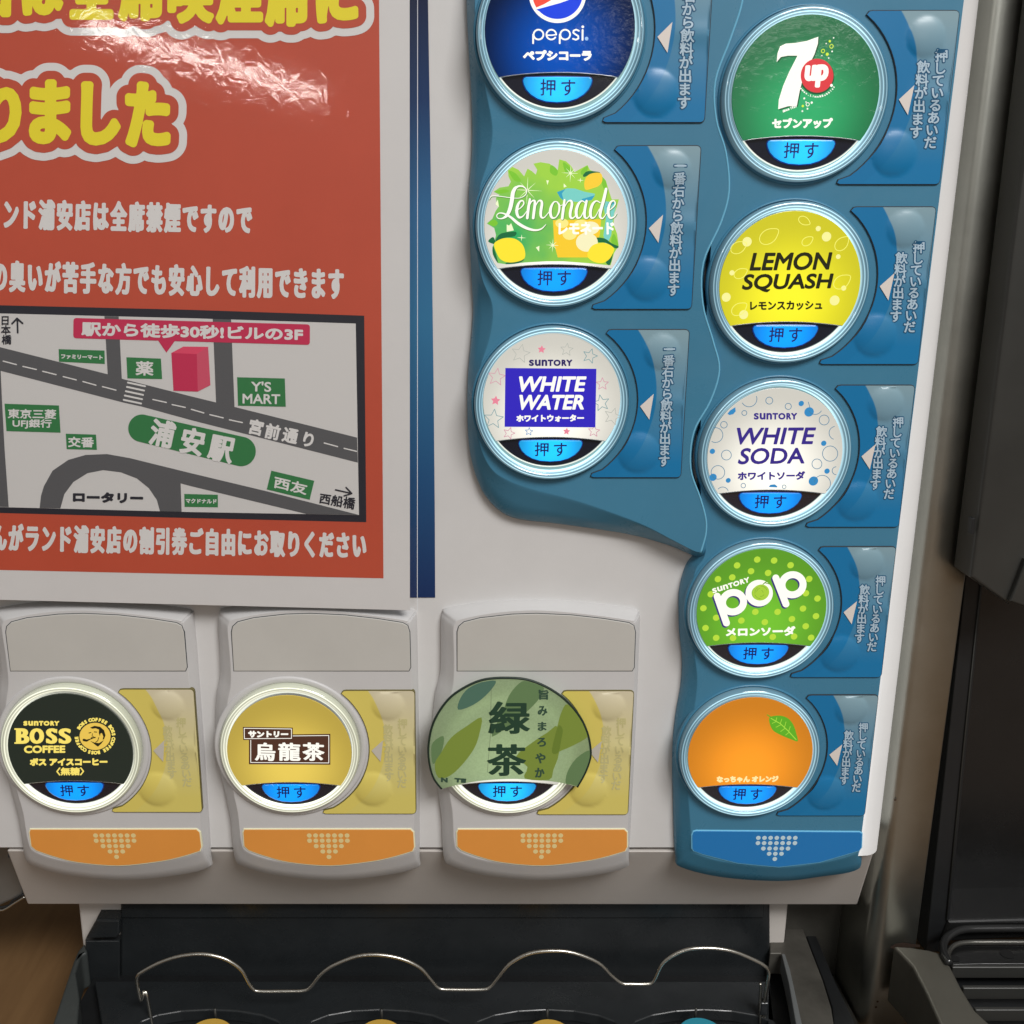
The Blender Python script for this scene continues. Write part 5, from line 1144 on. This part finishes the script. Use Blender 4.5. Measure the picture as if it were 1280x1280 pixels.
# ================================================================== neighbouring machine
NM = thing('beverage_machine', 'black beverage machine at the right edge with a grey overhanging hood', 'beverage machine', (float(xe)+.05, 0, float(zC)))
hh = .006
def face_slab(name, pts, h0, h1, m_, parent, bevel=.0008): return slab(name, pxz(pts, h1), h0, h1, m_, parent, bevel=bevel, seg=3)
X2 = lambda y, x, y0: CX+(x-CX)*(5490-y)/(5490-y0)
hood = [(X2(-60, 1280, 184)-1, -60), (1281, 184), (1252, 420), (1213.5, 722), (1262, 756), (1284, 700), (1420, 690), (1420, -60)]
face_slab('hood', hood, -.0085, hh, M_dkgrey, NM, bevel=.0015)
face_slab('hood_edge', [(1263, 752), (1283, 700), (1330, 690), (1330, 740), (1285, 760)], -.004, hh+.003, M_dkgrey, NM, .001)
hr_ = -.045
face_slab('black_recess_panel', [(1225, 600), (1420, 600), (1420, 1175), (1172, 1175)], -.12, hr_, M_nblack, NM, bevel=.003)
face_slab('side_frame', [(1216, 640), (1238, 640), (1183, 1190), (1157, 1190)], -.12, -.022, M_black2, NM, bevel=.0006)
tube('frame_line', [P3(1229, 700, -.0215), P3(1206, 920, -.0215), P3(1183, 1150, -.0215)], .0003, M_dkgrey, NM)
face_slab('base_ledge', [(1186, 1152), (1420, 1146), (1420, 1166), (1176, 1178)], -.08, -.02, M_nblack, NM, bevel=.002)
face_slab('hood_latch', [(1215, 648), (1219, 648), (1218, 668), (1214, 668)], hh-.002, hh+.001, M_black2, NM, bevel=.0003)

NT = thing('slatted_drip_tray', 'grey framed drip tray with dark horizontal slats at the lower right corner', 'drip tray', tuple(P3(1200, 1230, 0)))
qn = Z(1140, 1140, 9.14); zN = P3(1130, 1186, -.004).z
flat('frame', qn((-215, 385), (-20, 398), (190, 430), (330, 468), (440, 620), (560, 860), (720, 1120), (900, 1285), (1300, 1600), (500, 1600), (320, 1280), (150, 900), (0, 610)), zN, .030, mat('warm_grey_coated_metal', (.115, .108, .088), .45, .3, grain=.15), NT, bevel=.0012)
rimp = [G3(*qn(p)[0], zN+.001) for p in cat([(425, 590), (372, 500), (352, 400), (385, 310), (470, 240), (590, 200), (800, 190), (1400, 185), (2200, 180)], 5)]
tube('back_rim', rimp, .0018, mat('gloss_black_rim', (.05, .05, .05), .15, .6), NT, n=14)
rimp = [G3(*qn(p)[0], zN-.001) for p in cat([(440, 610), (410, 500), (440, 420), (510, 370), (620, 350), (800, 345), (1400, 345), (2200, 345)], 5)]
tube('inner_rim', rimp, .0012, mat('gloss_grey_rim', (.16, .155, .14), .2, .8), NT, n=12)
for a, y in ((450, 612), (575, 850), (712, 1098), (880, 1360)):
    p0 = G3(*qn((a, y))[0], zN-.002); p1 = Vector((p0.x+.12, p0.y, p0.z))
    solid('slat', [p0+Vector((0, -.0011, 0)), p1+Vector((0, -.0011, 0)), p1+Vector((0, .0011, 0)), p0+Vector((0, .0011, 0)), p0+Vector((0, -.0011, -.006)), p1+Vector((0, -.0011, -.006)), p1+Vector((0, .0011, -.006)), p0+Vector((0, .0011, -.006))], M_dkgrey, NT, bevel=.0006)
fl = [G3(*qn(p)[0], zN-.014) for p in ((330, 380), (2200, 380), (2200, 1700), (900, 1700))]
solid('tray_pan', fl+[p-Vector((0, 0, .004)) for p in fl], M_black2, NT)
bp_ = [G3(*qn(p)[0], zN-.003) for p in ((430, 600), (420, 480), (520, 385), (800, 375), (2200, 375), (2200, 590), (800, 590))]
solid('drain_plate', bp_+[p-Vector((0, 0, .002)) for p in bp_], M_nblack, NT, bevel=.0004)
for a, b_, r in ((485, 530, .0022), (1085, 480, .0030)):
    p = G3(*qn((a, b_))[0], zN-.0028); n = 20
    g = Geo(); g.add([(p.x+r*math.cos(2*math.pi*k/n), p.y+r*math.sin(2*math.pi*k/n), p.z) for k in range(n)], [tuple(range(n))]); g.build('drain_hole', mat('hole_black', (.002, .002, .002), .9), NT)

# ================================================================== machine corner at the lower left
LM = thing('machine_corner', 'grey metal machine foot with a bright lower lip at the lower left edge', 'machine corner', tuple(P3(0, 1130, -.02)))
slab('metal_side', pxz([(-80, 1040), (12, 1040), (30, 1119), (8, 1129), (-12, 1138), (-80, 1140)], -.022), -.10, -.022, mat('satin_grey_metal', (.26, .255, .24), .4, .6, grain=.15), LM, bevel=.0015, seg=3)
tube('foot_lip', [P3(a, b, -.0205) for a, b in cat([(31, 1121), (18, 1129), (6, 1136.5), (-4, 1138), (-60, 1140)], 5)], .0005, M_chrome, LM)
tube('lip_gap', [P3(a, b, -.0208) for a, b in cat([(30, 1117.5), (16, 1126), (4, 1134), (-60, 1137)], 4)], .0006, M_black2, LM)
